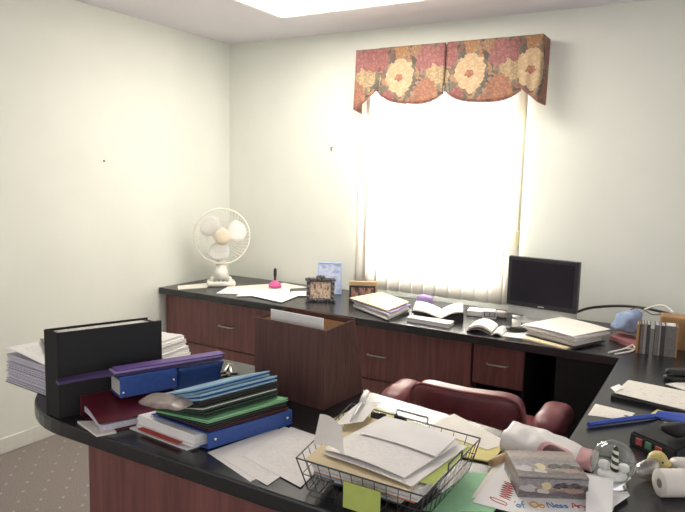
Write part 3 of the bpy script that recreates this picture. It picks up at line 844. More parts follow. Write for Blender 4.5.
# open white book
t = thing('open_book', 'open white paperback with arched pages near the worktop edge', 'book', (2.21, -.60, T))
c, d = Vector((2.262, -.690, 0)), Vector((-.10, .99, 0)).normalized(); L_, R_ = Vector((-.98, .12, 0)).normalized(), Vector((.95, .3, 0)).normalized()
wing(L_, .135, .17, .001, lambda u: .020*math.sin(PI*u)**1.0, .003, 'graylight', 'cover')
wing(L_, .130, .165, .0045, lambda u: .030*math.sin(PI*(u*.85+.1)), .012, 'paper_warm', 'pages'); wing(R_, .05, .165, .001, lambda u: .012*math.sin(PI*u), .008, 'paper_warm', 'pages')
sheet('paper_sheet', [(2.305, -.655), (2.455, -.64), (2.43, -.34), (2.285, -.36)], T, 'paper_warm', 'white paper under the black phone')
sheet('paper_sheet', [(2.40, -.55), (2.53, -.50), (2.50, -.26), (2.40, -.30)], T+.0016, 'paper', 'white paper tucked under the stack before the monitor')
t = thing('pill_bottle', 'small white bottle with a grey lid in front of the monitor', 'bottle', (2.310, -.415, T))
bm = B(); lathe(bm, [(0, .0016), (.022, .0016), (.024, .005), (.024, .040), (.018, .045), (0, .045)], (2.310, -.415, T), 20); obj('bottle_body', bm, 'white_plastic', t)
bm = B(); lathe(bm, [(0, .0452), (.022, .0452), (.022, .060), (0, .061)], (2.310, -.415, T), 20); obj('lid', bm, 'silver', t)
t = thing('phone', 'small black phone lying before the white bottle', 'phone', (2.345, -.51, T))
Mx = frame2((2.345, -.52, T+.0014), (.78, .6))
bm = B(); superq(bm, None, (.058, .024, .011), .4, .4, 24, 12, lambda p: (p[0], p[1], p[2]+.011+.008*(p[0]/.058)**2), Mx); obj('handset', bm, 'black', t)
bm = B(); box(bm, -.030, -.012, .021, .02, .012, .0235, 0, 1, Mx); obj('keypad', bm, 'graydark', t)

# monitor
my = -.255
t = thing('monitor', 'black flat monitor with a dark screen on a silver base', 'monitor', (2.39, -.24, T))
mx0, mx1, mz0, mz1 = 2.196, 2.584, .824, 1.096
bm = B(); box(bm, mx0, my, mz0, mx1, my+.035, mz1, .004); obj('bezel', bm, 'bezel', t)
bm = B(); box(bm, mx0+.020, my-.0015, mz0+.026, mx1-.020, my-.0002, mz1-.018); obj('screen', bm, 'screen', t)
bm = B(); box(bm, 2.378, my-.0015, mz0+.008, 2.412, my-.0002, mz0+.014); obj('logo', bm, 'silver', t)
bm = B(); box(bm, mx0+.003, my+.008, T+.030, mx1-.003, my+.030, mz0-.0005, .003); obj('speaker_bar', bm, 'silver', t)
bm = B(); box(bm, 2.30, my+.036, T+.012, 2.48, my+.055, 1.0, .004); obj('stand', bm, 'silver', t)
bm = B(); box(bm, 2.265, my-.075, T, 2.555, my+.10, T+.0118, .005); box(bm, 2.32, my+.006, T+.011, 2.46, my+.034, T+.031); obj('foot', bm, 'silver', t)
bm = B(); box(bm, mx0+.03, my+.0355, mz0+.03, mx1-.03, my+.07, mz1-.03, .01); obj('rear_housing', bm, 'black', t)
t.rotation_euler.z = math.radians(-8)

# stack in front of the monitor
sheet('folder', [(2.41, -.660), (2.625, -.735), (2.70, -.56), (2.48, -.48)], T, 'manila', 'tan folder at the bottom of the stack in front of the monitor', 'folder', th=.007)
t = thing('ring_binder', 'thick black-edged binder lying in the stack in front of the monitor', 'binder', (2.57, -.52, T))
q = [(2.405, -.600), (2.665, -.715), (2.765, -.50), (2.50, -.385)]
obj('binder_cover', sheet_bm(q, T+.008, .004, None, 2, 2), 'darkcard', t)
obj('pages', pile_bm([(2.415, -.590), (2.655, -.700), (2.745, -.50), (2.51, -.395)], T+.0125, T+.036, 6, .004, 12), 'paper_edge', t)
obj('binder_cover', sheet_bm(q, T+.037, .003, None, 2, 2), 'graylight', t)
obj('paper_stack', pile_bm([(2.385, -.585), (2.655, -.690), (2.775, -.47), (2.505, -.32)], T+.041, T+.052, 3, .004, 5), 'paper_edge', label='loose white sheets on the binder in front of the monitor', cat='papers')
sheet('paper_sheet', [(2.38, -.58), (2.645, -.69), (2.775, -.45), (2.51, -.30)], T+.053, 'paper_warm', 'top white sheet of the stack in front of the monitor', fn=lambda u, v: .004*math.sin(3*u)+.006*v, th=.003)
# right corner of the worktop
t = thing('wire_clip', 'white plastic two-pronged clip on the worktop by the grey booklets', 'clip', (2.85, -.60, T))
bm = B()
tube(bm, smoothpath([(2.805, -.690, T+.005), (2.835, -.628, T+.006), (2.860, -.575, T+.008), (2.885, -.515, T+.016)], 4), .0045, 8)
tube(bm, smoothpath([(2.832, -.700, T+.005), (2.880, -.625, T+.006), (2.898, -.560, T+.008), (2.885, -.515, T+.016)], 4), .0045, 8)
tube(bm, smoothpath([(2.858, -.585, T+.009), (2.90, -.570, T+.012)], 2), .004, 8)
obj('prongs', bm, 'white_plastic', t)
sheet('folder', [(2.765, -.40), (2.905, -.54), (2.93, -.40), (2.80, -.26)], T, 'pink_card', 'dusty pink folder under the pale blue cloth', 'folder', th=.020)
def crumple(p):
    n_ = nvec(Vector(p)*26)+nvec(Vector(p)*60)*.35
    return (p[0]+n_.x*.030, p[1]+n_.y*.022, max(-.046, p[2]+n_.z*.022+.035*max(0, 1-abs(p[0]-.02)*18)*(p[2] > .01)))
bm = B(); superq(bm, None, (.070, .052, .048), .9, .75, 48, 28, crumple, Matrix.Translation((2.838, -.365, T+.080)) @ Matrix.Rotation(-.5, 4, 'Z'))
obj('cloth', bm, 'cloth_blue', label='crumpled pale blue cloth beside the grey booklets', cat='cloth')
# the booklets
bk = [('tan', .010, .132, 'tan-spined booklet, leftmost in the corner row'), ('browncover', .008, .134, 'brown-spined booklet, second from the left in the corner row'),
      ('graycover', .012, .136, 'mid-grey booklet in the left block of the corner row, after the brown one'), ('graylight', .010, .137, 'light grey booklet in the middle of the left block of the row'),
      ('graydark', .016, .136, 'dark grey booklet, last of the left block of the row'), None,
      ('graycover', .018, .138, 'thick grey booklet, first of the right block of the row'), ('graylight', .006, .139, 'thin pale booklet inside the right block of the row'),
      ('graydark', .018, .138, 'dark grey booklet in the middle of the right block of the row'), ('graycover', .044, .140, 'thickest grey booklet near the right end of the row'),
      ('tan', .008, .138, 'thin tan booklet at the far right of the row')]
x = 2.912; y = -.600
ex = Vector((.985, .10, 0)).normalized()
p = Vector((2.905, -.600, 0)); 
for it in bk:
    if it is None: p = p+ex*.018; continue
    m, w, h, lb = it
    t = thing('booklet', lb, 'book', (p.x, p.y, T), 'grey booklets standing in the corner')
    Mx = frame2((p.x, p.y, T), (ex.x, ex.y))
    bm = B(); cv = min(.002, w*.25)
    box(bm, 0, 0, 0, cv, .10, h, 0, 1, Mx); box(bm, w-cv-.0006, 0, 0, w-.0006, .10, h, 0, 1, Mx); box(bm, cv, 0, 0, w-cv-.0006, .003, h, 0, 1, Mx)
    obj('cover', bm, m, t)
    bm = B(); box(bm, cv+.0002, .0035, .002, w-cv-.0008, .097, h-.004, 0, 1, Mx); obj('pages', bm, 'paper_edge', t)
    p = p+ex*w
bm = B(); box(bm, 0, 0, 0, .155, .11, .152, .004, 2, frame2((2.99, -.44, T), (.98, .12))); obj('cardboard_box', bm, 'tan', label='tan cardboard box behind the grey booklets', cat='box')
bm = B(); tube(bm, smoothpath([(2.545, -.13, .80), (2.62, -.11, .835), (2.76, -.10, .862), (2.90, -.12, .868), (3.05, -.16, .852), (3.20, -.22, .815), (3.32, -.28, T+.008)], 8), .007, 8)
obj('cable', bm, 'cord', label='thick dark cable arching along the wall from the monitor', cat='cable')
bm = B(); tube(bm, smoothpath([(2.86, -.22, T+.006), (2.88, -.24, .86), (2.93, -.27, .905), (2.985, -.305, .925), (3.02, -.33, .912), (3.03, -.335, .9015)], 6), .005, 8)
obj('cable', bm, 'white_plastic', label='white cable looping onto the tan cardboard box', cat='cable')
bm = B(); tube(bm, smoothpath([(2.845, -.36, .895), (2.875, -.36, .910), (2.91, -.38, .905), (2.95, -.415, .895), (2.985, -.40, .8995)], 6), .0025, 6)
obj('cable', bm, 'cord', label='thin dark wire from the blue cloth to the tan box', cat='cable')
t = thing('charger', 'black charger plug at the right end of the grey booklets', 'charger', (3.15, -.50, T))
bm = B(); box(bm, 3.125, -.53, T, 3.175, -.47, .875, .008); obj('charger_body', bm, 'black', t)
bm = B(); tube(bm, smoothpath([(3.135, -.50, .87), (3.125, -.49, .90), (3.115, -.47, .895), (3.11, -.455, .87)], 5), .004, 6); obj('wire', bm, 'black', t)

# ------------------------------------------------------------------ on the right-hand worktop
t = thing('stapler', 'black stapler at the right edge of the right-hand worktop', 'stapler', (3.13, -.95, T))
bm = B(); superq(bm, None, (.085, .022, .012), .4, .5, 28, 10, lambda p: (p[0], p[1], p[2]+.012), frame2((3.13, -.955, T), (.95, .3))); obj('stapler_base', bm, 'black', t)
bm = B(); superq(bm, None, (.080, .018, .013), .5, .5, 28, 10, lambda p: (p[0], p[1], p[2]+.037+.06*(p[0]+.08)*.1), frame2((3.13, -.955, T), (.95, .3))); obj('stapler_arm', bm, 'black', t)
sheet('paper_scrap', [(3.06, -1.035), (3.13, -1.075), (3.17, -1.0), (3.105, -.975)], T, 'paper_warm', 'torn white paper scrap below the black stapler', fn=lambda u, v: .01*v*u)
t = thing('desk_calendar', 'black desk pad with a white calendar sheet on the right-hand worktop', 'calendar', (3.05, -1.2, T))
q = [(2.908, -1.345), (3.27, -1.395), (3.27, -1.165), (2.935, -1.125)]
obj('pad', sheet_bm(q, T, .014, None, 2, 2), 'black_matte', t)
obj('calendar_page', sheet_bm([(2.916, -1.328), (3.27, -1.385), (3.27, -1.158), (2.938, -1.118)], T+.0145, .002, lambda u, v: .005*(1-u)**2*(1-v), 8, 4), 'print_cal', t)
sheet('paper_scrap', [(2.896, -1.28), (2.918, -1.325), (2.938, -1.26), (2.918, -1.22)], T+.0226, 'paper', 'small white slip at the left edge of the desk calendar')
sheet('index_card', [(2.868, -1.560), (2.985, -1.535), (3.000, -1.450), (2.870, -1.430)], T, 'print_cal', 'white printed card with a dark spot beside the blue swatter handle', 'card')
bm = B(); lathe(bm, [(0, .0013), (.007, .0013), (.007, .0018), (0, .0018)], (2.978, -1.497, T), 14); obj('dark_spot', bm, 'graydark', COL.objects['index_card'])
sheet('sticky_note', [(3.045, -1.42), (3.17, -1.455), (3.17, -1.40), (3.06, -1.365)], T, 'yellow', 'yellow note showing under the blue swatter and the calendar', 'note')
sheet('paper_sheet', [(3.085, -1.60), (3.23, -1.58), (3.22, -1.44), (3.08, -1.49)], T+.0016, 'paper_warm', 'cream paper below the flat blue swatter end at the right edge')
t = thing('fly_swatter', 'blue plastic swatter with a long handle and a flat wide end', 'tool', (3.0, -1.5, T))
bm = B(); tube(bm, smoothpath([(2.890, -1.675, T+.010), (2.962, -1.585, T+.011), (3.035, -1.500, T+.011), (3.075, -1.455, T+.009)], 4), .0085, 10); obj('handle', bm, 'blue_plastic', t)
obj('blade', sheet_bm([(3.060, -1.480), (3.145, -1.500), (3.24, -1.39), (3.075, -1.435)], T+.010, .004, lambda u, v: .012*math.sin(PI*v)+.006*u, 8, 8), 'blue_plastic', t)
# black device with coloured buttons
t = thing('desk_phone', 'black box-shaped device with red, green and red buttons', 'device', (3.10, -1.68, T))
Mx = frame2((3.012, -1.745, T), (.70, -.45)); 
bm = B(); prismv = [(-.0, 0, 0), (.15, 0, 0), (.15, .125, 0), (0, .125, 0), (0, .008, .04), (.15, .008, .04), (.145, .12, .062), (.005, .12, .062)]
vs = [bm.verts.new(Mx @ Vector(p)) for p in prismv]
for f in ((3, 2, 1, 0), (4, 5, 6, 7), (0, 1, 5, 4), (1, 2, 6, 5), (2, 3, 7, 6), (3, 0, 4, 7)): bm.faces.new([vs[i] for i in f])
bmesh.ops.recalc_face_normals(bm, faces=bm.faces); bmesh.ops.bevel(bm, geom=bm.edges[:], offset=.005, segments=2, affect='EDGES')
bd = obj('casing', bm, 'black', t)
M['btn_red'] = mat('red_button', 'C0605C', .4); M['btn_green'] = mat('green_button', '5E9A74', .4)
for k, m_ in enumerate(('btn_red', 'btn_green', 'btn_red')):
    bm = B(); box(bm, .026+.032*k, -.002, .012, .046+.032*k, .004, .032, .001, 1, Mx); obj('button', bm, m_, t)
bm = B(); superq(bm, None, (.030, .030, .018), .7, .7, 24, 12, lambda p: (p[0], p[1]+.006*math.sin(60*p[0]), p[2]*(1+.3*math.sin(50*p[0]))), Mx @ Matrix.Translation((.105, .055, .079))); obj('pouch', bm, 'black_matte', label='small black pouch lying on the black device', cat='pouch')
# yellow figurine
t = thing('figurine', 'small yellow-headed figurine lying beside the black device', 'figurine', (3.09, -1.87, T))
hc = Vector((3.102, -1.893, T+.0275))
bm = B()
superq(bm, None, (.026, .027, .0275), .95, .95, 28, 18, lambda p: (p[0]+.010*math.exp(-((p[2]+.002)/.006)**2)*(p[0] > .012)+.004*math.exp(-((p[2]+.014)/.004)**2)*(p[0] > .010), p[1], p[2]), Matrix.Translation(hc) @ Matrix.Rotation(-.15, 4, 'Z'))
obj('head', bm, 'yellow_plastic', t)
bm = B(); superq(bm, hc+Vector((-.018, -.014, .002)), (.006, .010, .016), 1, 1, 14, 8); obj('ear', bm, 'cream_plastic', t)
bm = B(); superq(bm, hc+Vector((.014, -.0225, .008)), (.003, .002, .003), 1, 1, 10, 6); obj('eye', bm, 'black', t)
bm = B(); superq(bm, None, (.036, .024, .018), .8, .8, 24, 14, lambda p: (p[0], p[1]+.006*math.sin(80*p[0]), p[2]), Matrix.Translation(hc+Vector((.062, .040, -.009)))); obj('body', bm, 'white_plastic', t)
bm = B(); superq(bm, None, (.05, .016, .005), .9, .9, 20, 8, lambda p: (p[0], p[1], p[2]+.02*p[0]/.05), Matrix.Translation((3.165, -1.585, T+.032)) @ Matrix.Rotation(-.3, 4, 'Z'))
obj('plastic_spoon', bm, 'white_plastic', label='white plastic spoon bowl beside the black device at the right edge', cat='spoon')
# snow globe
gc = (3.012, -2.062)
t = thing('snow_globe', 'glass snow globe with a black and white striped lighthouse', 'snow globe', (gc[0], gc[1], T))
bm = B(); lathe(bm, [(0, 0.0035), (.038, .0035), (.040, .010), (.034, .018), (.030, .026), (0, .026)], (gc[0], gc[1], T), 28); obj('base', bm, 'chrome', t)
zc = T+.068
bm = B(); lathe(bm, [(0, -.055)]+[(.055*math.cos(a), .055*math.sin(a)) for a in [-PI/2+PI*k/20 for k in range(1, 20)]]+[(0, .055)], (gc[0], gc[1], zc), 36); obj('globe', bm, 'globe', t)
bm = B(); lathe(bm, [(0, -.04), (.034, -.038), (.036, -.032), (.02, -.024), (0, -.022)], (gc[0], gc[1], zc), 24); lh = obj('island', bm, 'paper', t)
bm = B(); uv = bm.loops.layers.uv.new('UVMap'); n = 20; rows = []
for j in range(9):
    z = -.026+.058*j/8; r = .0105-.0035*j/8
    rows.append([bm.verts.new((gc[0]+.004+r*math.cos(2*PI*k/n), gc[1]+r*math.sin(2*PI*k/n), zc+z)) for k in range(n)])
for j in range(8):
    for k in range(n):
        f = bm.faces.new((rows[j][k], rows[j][(k+1) % n], rows[j+1][(k+1) % n], rows[j+1][k])); f.smooth = True
        for l, w in zip(f.loops, ((k/n, j/8), ((k+1)/n, j/8), ((k+1)/n, (j+1)/8), (k/n, (j+1)/8))): l[uv].uv = w
bm.faces.new(rows[-1]); obj('lighthouse', bm, 'stripes', t)
bm = B(); lathe(bm, [(0, .032), (.0065, .032), (.006, .038), (.004, .040), (0, .045)], (gc[0]+.004, gc[1], zc), 14); obj('lantern_room', bm, 'black', t)
for dx, dy in ((-.022, .01), (.024, .012)):
    bm = B(); superq(bm, (gc[0]+dx, gc[1]+dy, zc-.016), (.014, .012, .012), .8, .8, 14, 8); obj('rock', bm, 'paper', t)
# adding-machine roll and wrap
rc = Vector((3.118, -2.045, T+.034)); rd = Vector((.83, .56, 0)).normalized()
RM = Matrix.Translation(rc) @ Vector((0, 0, 1)).rotation_difference(rd).to_matrix().to_4x4()
t = thing('paper_roll', 'white adding-machine paper roll lying on its side', 'paper roll', (rc.x+.05, rc.y+.02, T))
bm = B(); lathe(bm, [(.0125, 0), (.0335, 0), (.034, .0005), (.034, .1095), (.0335, .11), (.0125, .11), (.0125, 0)], n=36, mtx=RM); obj('paper', bm, 'paper_warm', t)
bm = B(); lathe(bm, [(.0075, -.0005), (.012, -.0005), (.012, .1105), (.0075, .1105), (.0075, -.0005)], n=24, mtx=RM); obj('core', bm, 'graylight', t)
bm = B(); superq(bm, None, (.034, .026, .025), .8, .8, 30, 16, lambda p: (p[0]+.006*math.sin(60*p[1]), p[1]+.007*math.sin(50*p[0]), p[2]*(1+.2*math.sin(45*p[0]+30*p[1]))), Matrix.Translation((3.085, -1.972, T+.031)) @ Matrix.Rotation(.35, 4, 'Z'))
obj('plastic_wrap', bm, 'sleeve', label='crumpled clear plastic wrap behind the paper roll', cat='wrapper')

# ------------------------------------------------------------------ the right end of the desk
sheet('folder', [(2.655, -2.43), (2.735, -2.41), (2.765, -2.14), (2.680, -2.19)], T, 'mint', 'mint green folder lying right of the wire basket', 'folder', th=.003)
sheet('folder', [(2.725, -2.40), (2.80, -2.36), (2.80, -2.13), (2.755, -2.16)], T+.0036, 'mint', 'second mint green folder under the handwritten sheets', 'folder', th=.003)
bm = B(); tube(bm, [(2.720, -2.125, T+.0125), (2.732, -2.085, T+.0125), (2.748, -2.035, T+.0125)], [.010, .012, .011], 12)
obj('wooden_stamp', bm, 'woodtan', label='round wooden handle left of the painted box', cat='stamp')
hw = thing('paper_sheet', 'white sheet with colourful handwriting under the painted box', 'paper', (2.88, -2.2, T))
q = [(2.745, -2.345), (3.035, -2.33), (3.035, -2.02), (2.745, -2.05)]
obj('page', sheet_bm(q, T+.0075, .0012, None, 2, 2), 'paper', hw)
def scribble(pts_list, m, r=.0013):
    bm = B()
    for pts in pts_list:
        tube(bm, smoothpath([(x, y, T+.0092) for x, y in pts], 4), r, 5)
    obj('handwriting', bm, m, hw)
def letters(o, e, hgt, strokes):
    e = Vector(e).normalized(); n_ = Vector((-e.y, e.x)); out = []
    for st in strokes: out.append([tuple(Vector(o)+e*(a*hgt)+n_*(b*hgt)) for a, b in st])
    return out
GL = {'T': [[(0, 1), (.7, 1)], [(.35, 1), (.3, 0)]], 'h': [[(0, 1), (0, 0)], [(0, .4), (.25, .6), (.4, .4), (.4, 0)]], 'a': [[(.4, .5), (.1, .5), (0, .2), (.2, 0), (.4, .3), (.45, 0)]],
      'n': [[(0, .55), (0, 0)], [(0, .4), (.25, .58), (.4, .4), (.4, 0)]], 'k': [[(0, 1), (0, 0)], [(.4, .6), (.05, .3), (.4, 0)]], 'o': [[(.2, .55), (0, .3), (.2, 0), (.4, .3), (.2, .55)]],
      'f': [[(.4, .95), (.2, 1), (.15, .6), (.1, -.1)], [(0, .55), (.35, .55)]], 'O': [[(.35, 1), (0, .6), (.2, 0), (.6, .3), (.6, .8), (.35, 1)]], 'N': [[(0, 0), (.05, 1), (.5, 0), (.55, 1)]],
      'e': [[(0, .3), (.4, .35), (.25, .58), (0, .3), (.2, 0), (.45, .12)]], 's': [[(.35, .5), (.1, .5), (.1, .32), (.35, .22), (.25, 0), (0, .05)]], 'A': [[(0, 0), (.3, 1), (.6, 0)], [(.1, .4), (.5, .4)]],
      'r': [[(0, .55), (.02, 0)], [(0, .35), (.2, .57), (.35, .5)]], 'y': [[(0, .55), (.15, .1), (.35, .55)], [(.35, .55), (.1, -.4), (-.1, -.3)]], '!': [[(.05, 1), (.02, .35)], [(0, .05), (.02, .0)]],
      'u': [[(0, .55), (.05, .05), (.3, .05), (.38, .55)], [(.38, .55), (.42, 0)]]}
def word(s, o, e, h, adv=.55):
    out = []; x = 0
    for ch in s:
        out += letters(Vector(o)+Vector(e).normalized()*x*h, e, h, GL[ch]); x += adv+(.2 if ch.isupper() else 0)
    return out
zz = []
o_, e_, n_ = Vector((2.812, -2.318)), Vector((-.16, .99)), Vector((.95, .30))
pt = lambda a, b: tuple(o_+e_*a+n_*b)
zz.append([pt(.0, .002), pt(.012, -.022), pt(.030, -.036), pt(.022, -.014), pt(.008, .006), pt(-.004, .004)])
zg = []; rz = random.Random(5)
for k in range(8):
    w_ = rz.uniform(.8, 1.1)
    zg.append(pt(.026+.0120*k, .012*w_)); zg.append(pt(.044+.0115*k, -.016*w_))
zz.append(zg); zz.append([pt(.132, .000), pt(.128, .010)])
zz.append([pt(.020, .022), pt(.024, .024)])
scribble(zz, 'ink_red', .0010)
eW = (.855, .518)
scribble(word('of', (2.842, -2.312), eW, .026, .5), 'ink_blue', .0011); scribble(word('Oo', (2.872, -2.294), eW, .028, .5), 'ink_orange', .0018)
scribble(word('Ness', (2.906, -2.272), eW, .024, .45), 'ink_blue', .0013); scribble(word('Ary', (2.954, -2.243), eW, .023, .45), 'ink_red', .0012)
sheet('paper_sheet', [(2.735, -2.325), (2.83, -2.27), (2.81, -2.03), (2.725, -2.10)], T+.0061, 'paper_warm', 'white sheet peeking out left under the handwritten sheet')
sheet('paper_scrap', [(3.030, -2.20), (3.060, -2.105), (3.052, -2.085), (3.005, -2.13)], T+.0098, 'paper', 'white paper corner poking out right of the blank sheet by the snow globe')
sheet('paper_sheet', [(2.985, -2.262, .010), (3.036, -2.222, .010), (3.020, -2.098, .036), (2.960, -2.118, .040)], T+.002, 'paper', 'blank white sheet tilted up between the painted box and the snow globe')
# painted box
t = thing('printed_box', 'flat box printed with a grey landscape painting', 'box', (2.89, -2.19, T+.009))
def uvbox(o, e, le, lm, z0, z1, m, parent, shear=0.):
    bm = B(); uv = bm.loops.layers.uv.new('UVMap')
    Mx = frame2((o[0], o[1], 0), e)
    P = lambda a, b, z: Mx @ Vector((a*le, b*lm, z))
    lo = [bm.verts.new(P(a, b, z0)) for a, b in ((0, 0), (1, 0), (1, 1), (0, 1))]; hi = [bm.verts.new(P(a, b, z1)) for a, b in ((0, 0), (1, 0), (1, 1), (0, 1))]
    def F(vs, uvs):
        f = bm.faces.new(vs)
        for l, w in zip(f.loops, uvs): l[uv].uv = w
    S_ = ((0, 0), (1, 0), (1, 1), (0, 1))
    F(hi, ((0, .25), (1, .25), (1, 1), (0, 1))); F(lo[::-1], S_)
    F((lo[0], lo[1], hi[1], hi[0]), ((0, .25), (1, .25), (1, .75), (0, .75)))
    F((lo[1], lo[2], hi[2], hi[1]), ((0, .3), (1, .3), (1, .8), (0, .8))); F((lo[2], lo[3], hi[3], hi[2]), S_); F((lo[3], lo[0], hi[0], hi[3]), ((0, .5), (1, .5), (1, 1), (0, 1)))
    return obj('box', bm, m, parent)
uvbox((2.830, -2.262), (.875, .485), .166, .150, T+.0092, T+.063, 'landscape', t).name = 'box_body'
bm = B()
Mx = frame2((2.830, -2.262, 0), (.875, .485)); box(bm, -.0005, -.0006, T+.0575, .1665, -.0001, T+.0590, 0, 1, Mx); obj('lid_seam', bm, 'graydark', t)
# plastic bag
t = thing('plastic_bag', 'flattened white plastic bag with a pink band behind the painted box', 'bag', (2.80, -1.95, T))
def bagfn(a, b):
    """a along its length 0..1, b around 0..1"""
    w = .078*(1-.40*a); h = .034-.012*a
    an = 2*PI*b
    y = w*math.copysign(abs(math.cos(an))**.7, math.cos(an)); z = h*math.copysign(abs(math.sin(an))**.8, math.sin(an))
    z += h*1.02+.004*math.sin(9*a+4*y*20)*(z > 0)
    return a, y, z
def bag_print():
    m, nt, b = new_mat('printed_bag_plastic')
    tc = nt.nodes.new('ShaderNodeTexCoord'); sp = nt.nodes.new('ShaderNodeSeparateXYZ'); nt.links.new(tc.outputs['UV'], sp.inputs[0])
    nz = nt.nodes.new('ShaderNodeTexNoise'); nz.inputs['Scale'].default_value = 14; nt.links.new(tc.outputs['UV'], nz.inputs['Vector'])
    u, v = sp.outputs[0], sp.outputs[1]
    du = math_node(nt, 'DIVIDE', math_node(nt, 'SUBTRACT', u, .62), .20); dv = math_node(nt, 'DIVIDE', math_node(nt, 'SUBTRACT', v, .43), .15)
    d = math_node(nt, 'ADD', math_node(nt, 'MULTIPLY', du, du), math_node(nt, 'MULTIPLY', dv, dv))
    cur = mixc(nt, math_node(nt, 'LESS_THAN', d, 1.0), lin('E6E2E0'), lin('D8A4A6'))
    cur = mixc(nt, math_node(nt, 'LESS_THAN', d, .5), cur, mixc(nt, nz.outputs['Fac'], lin('4E3638'), lin('8A6864')))
    cur = mixc(nt, math_node(nt, 'GREATER_THAN', u, .84), cur, lin('D2A2A2'))
    nt.links.new(cur, b.inputs['Base Color']); b.inputs['Roughness'].default_value = .35
    return m
M['bag'] = bag_print()
bm = B(); uv = bm.loops.layers.uv.new('UVMap')
o = Vector((2.722, -1.965, T+.0015)); e = Vector((.235, -.015, 0)); n_ = Vector((-e.y, e.x, 0)).normalized()
rows = []
for i in range(31):
    a = i/30
    rows.append([bm.verts.new(o+e*a+n_*bagfn(a, k/32)[1]+Vector((0, 0, bagfn(a, k/32)[2]+(.005*nvec((a*11, k*.4, 2.)).x if 0 < k < 16 else 0)))) for k in range(32)])
for i in range(30):
    for k in range(32):
        f = bm.faces.new((rows[i][k], rows[i][(k+1) % 32], rows[i+1][(k+1) % 32], rows[i+1][k])); f.smooth = True
        for l, w_ in zip(f.loops, ((i/30, k/32), (i/30, (k+1)/32), ((i+1)/30, (k+1)/32), ((i+1)/30, k/32))): l[uv].uv = w_
bm.faces.new(rows[0][::-1]); bm.faces.new(rows[-1])
obj('bag_body', bm, 'bag', t)
bm = B(); tube(bm, smoothpath([o+Vector((-.004, -.055, .006)), o+Vector((.004, -.03, .040)), o+Vector((.012, 0, .060)), o+Vector((.008, .035, .045)), o+Vector((-.004, .06, .006))], 5), .004, 6); obj('rolled_edge', bm, 'cloth_white', t)

# ------------------------------------------------------------------ middle of the desk: folders, basket, loose pages
sheet('folder', [(2.181, -2.147), (2.42, -2.19), (2.480, -1.965), (2.204, -1.880)], T, 'cream', 'pale yellow folder left of the basket, under the silver letter opener', 'folder', th=.002)
sheet('folder', [(2.50, -2.13), (2.715, -2.100), (2.708, -1.930), (2.444, -1.990)], T+.0024, 'yellow', 'yellow pad showing behind the wire basket', 'pad', th=.004)
sheet('envelope', [(2.470, -1.985), (2.681, -2.035), (2.716, -1.950), (2.500, -1.822)], T+.0068, 'paper_warm', 'cream envelope lying on the yellow pad by the desk edge', 'envelope', th=.002)
# loose pages at the left of the basket
sheet('paper_sheet', [(2.030, -2.470), (2.235, -2.540), (2.275, -2.300), (2.085, -2.225)], T, 'print', 'printed page half under the blue binder, left of the basket', group='loose pages left of the basket')
sheet('paper_sheet', [(2.075, -2.475), (2.285, -2.535), (2.275, -2.24), (2.10, -2.205)], T+.0014, 'print', 'uppermost printed page left of the wire basket, nearest the desk edge', group='loose pages left of the basket')
sheet('paper_sheet', [(2.13, -2.44), (2.36, -2.50), (2.32, -2.22), (2.12, -2.20)], T+.0028, 'print', 'printed page reaching under the front left corner of the basket', group='loose pages left of the basket')

t = thing('wire_basket', 'black wire letter basket piled with papers', 'basket', (2.51, -2.34, T))
rim = [Vector((2.366, -2.530, T+.092)), Vector((2.700, -2.535, T+.092)), Vector((2.700, -2.165, T+.092)), Vector((2.290, -2.130, T+.092))]
bot = [Vector((2.386, -2.505, T+.0075)), Vector((2.680, -2.510, T+.0075)), Vector((2.680, -2.185, T+.0075)), Vector((2.312, -2.153, T+.0075))]
bm = B(); tube(bm, [p for i in range(4) for p in (rim[i], rim[i].lerp(rim[(i+1) % 4], .5))], .0020, 8, True); obj('rim', bm, 'wire', t)
bm = B()
for f_ in (.0, .5):
    L = [bot[i].lerp(rim[i], f_) for i in range(4)]
    tube(bm, [p for i in range(4) for p in (L[i], L[i].lerp(L[(i+1) % 4], .5))], .0012, 6, True)
for i in range(4):
    for k in range(1, 11):
        f_ = k/11
        tube(bm, [rim[i].lerp(rim[(i+1) % 4], f_), bot[i].lerp(bot[(i+1) % 4], f_)], .0011, 5)
    tube(bm, [rim[i], bot[i]], .0017, 5)
for k in range(1, 9):
    tube(bm, [bot[0].lerp(bot[1], k/9), bot[3].lerp(bot[2], k/9)], .0011, 5)
obj('wire_mesh', bm, 'wire', t)
for a, b in ((.40, .62), (1.40, 1.62)):     # raised loops on the far side and right side
    i = int(a)+2 if a < 1 else 1
    i = 2 if a < 1 else 1
    p0 = rim[i].lerp(rim[(i+1) % 4], .38); p1 = rim[i].lerp(rim[(i+1) % 4], .62)
    bm = B(); tube(bm, [p0, p0+Vector((0, 0, .018)), p1+Vector((0, 0, .018)), p1], .0022, 6); obj('loop', bm, 'wire', t)
I = lambda f, z: [tuple(bot[i].lerp(sum(bot, Vector())/4, f).xy) for i in range(4)]
q0 = [(2.425, -2.445), (2.610, -2.450), (2.610, -2.220), (2.365, -2.20)]
obj('paper_stack', pile_bm(q0, T+.010, T+.046, 8, .004, 21), 'paper_edge', label='lower paper pile inside the wire basket', cat='papers')
sheet('folder', [(2.395, -2.498), (2.60, -2.503), (2.655, -2.22), (2.345, -2.19)], T+.047, 'sky_card', 'pale blue folder edge inside the wire basket', 'folder', th=.004)
sheet('folder', [(2.400, -2.500), (2.665, -2.503), (2.660, -2.20), (2.335, -2.18)], T+.052, 'orange', 'orange folder inside the wire basket', 'folder', th=.004)
obj('paper_stack', pile_bm([(2.395, -2.500), (2.670, -2.503), (2.670, -2.195), (2.335, -2.170)], T+.057, T+.078, 4, .003, 22), 'paper_edge', label='middle paper pile inside the wire basket, over the orange folder', cat='papers')
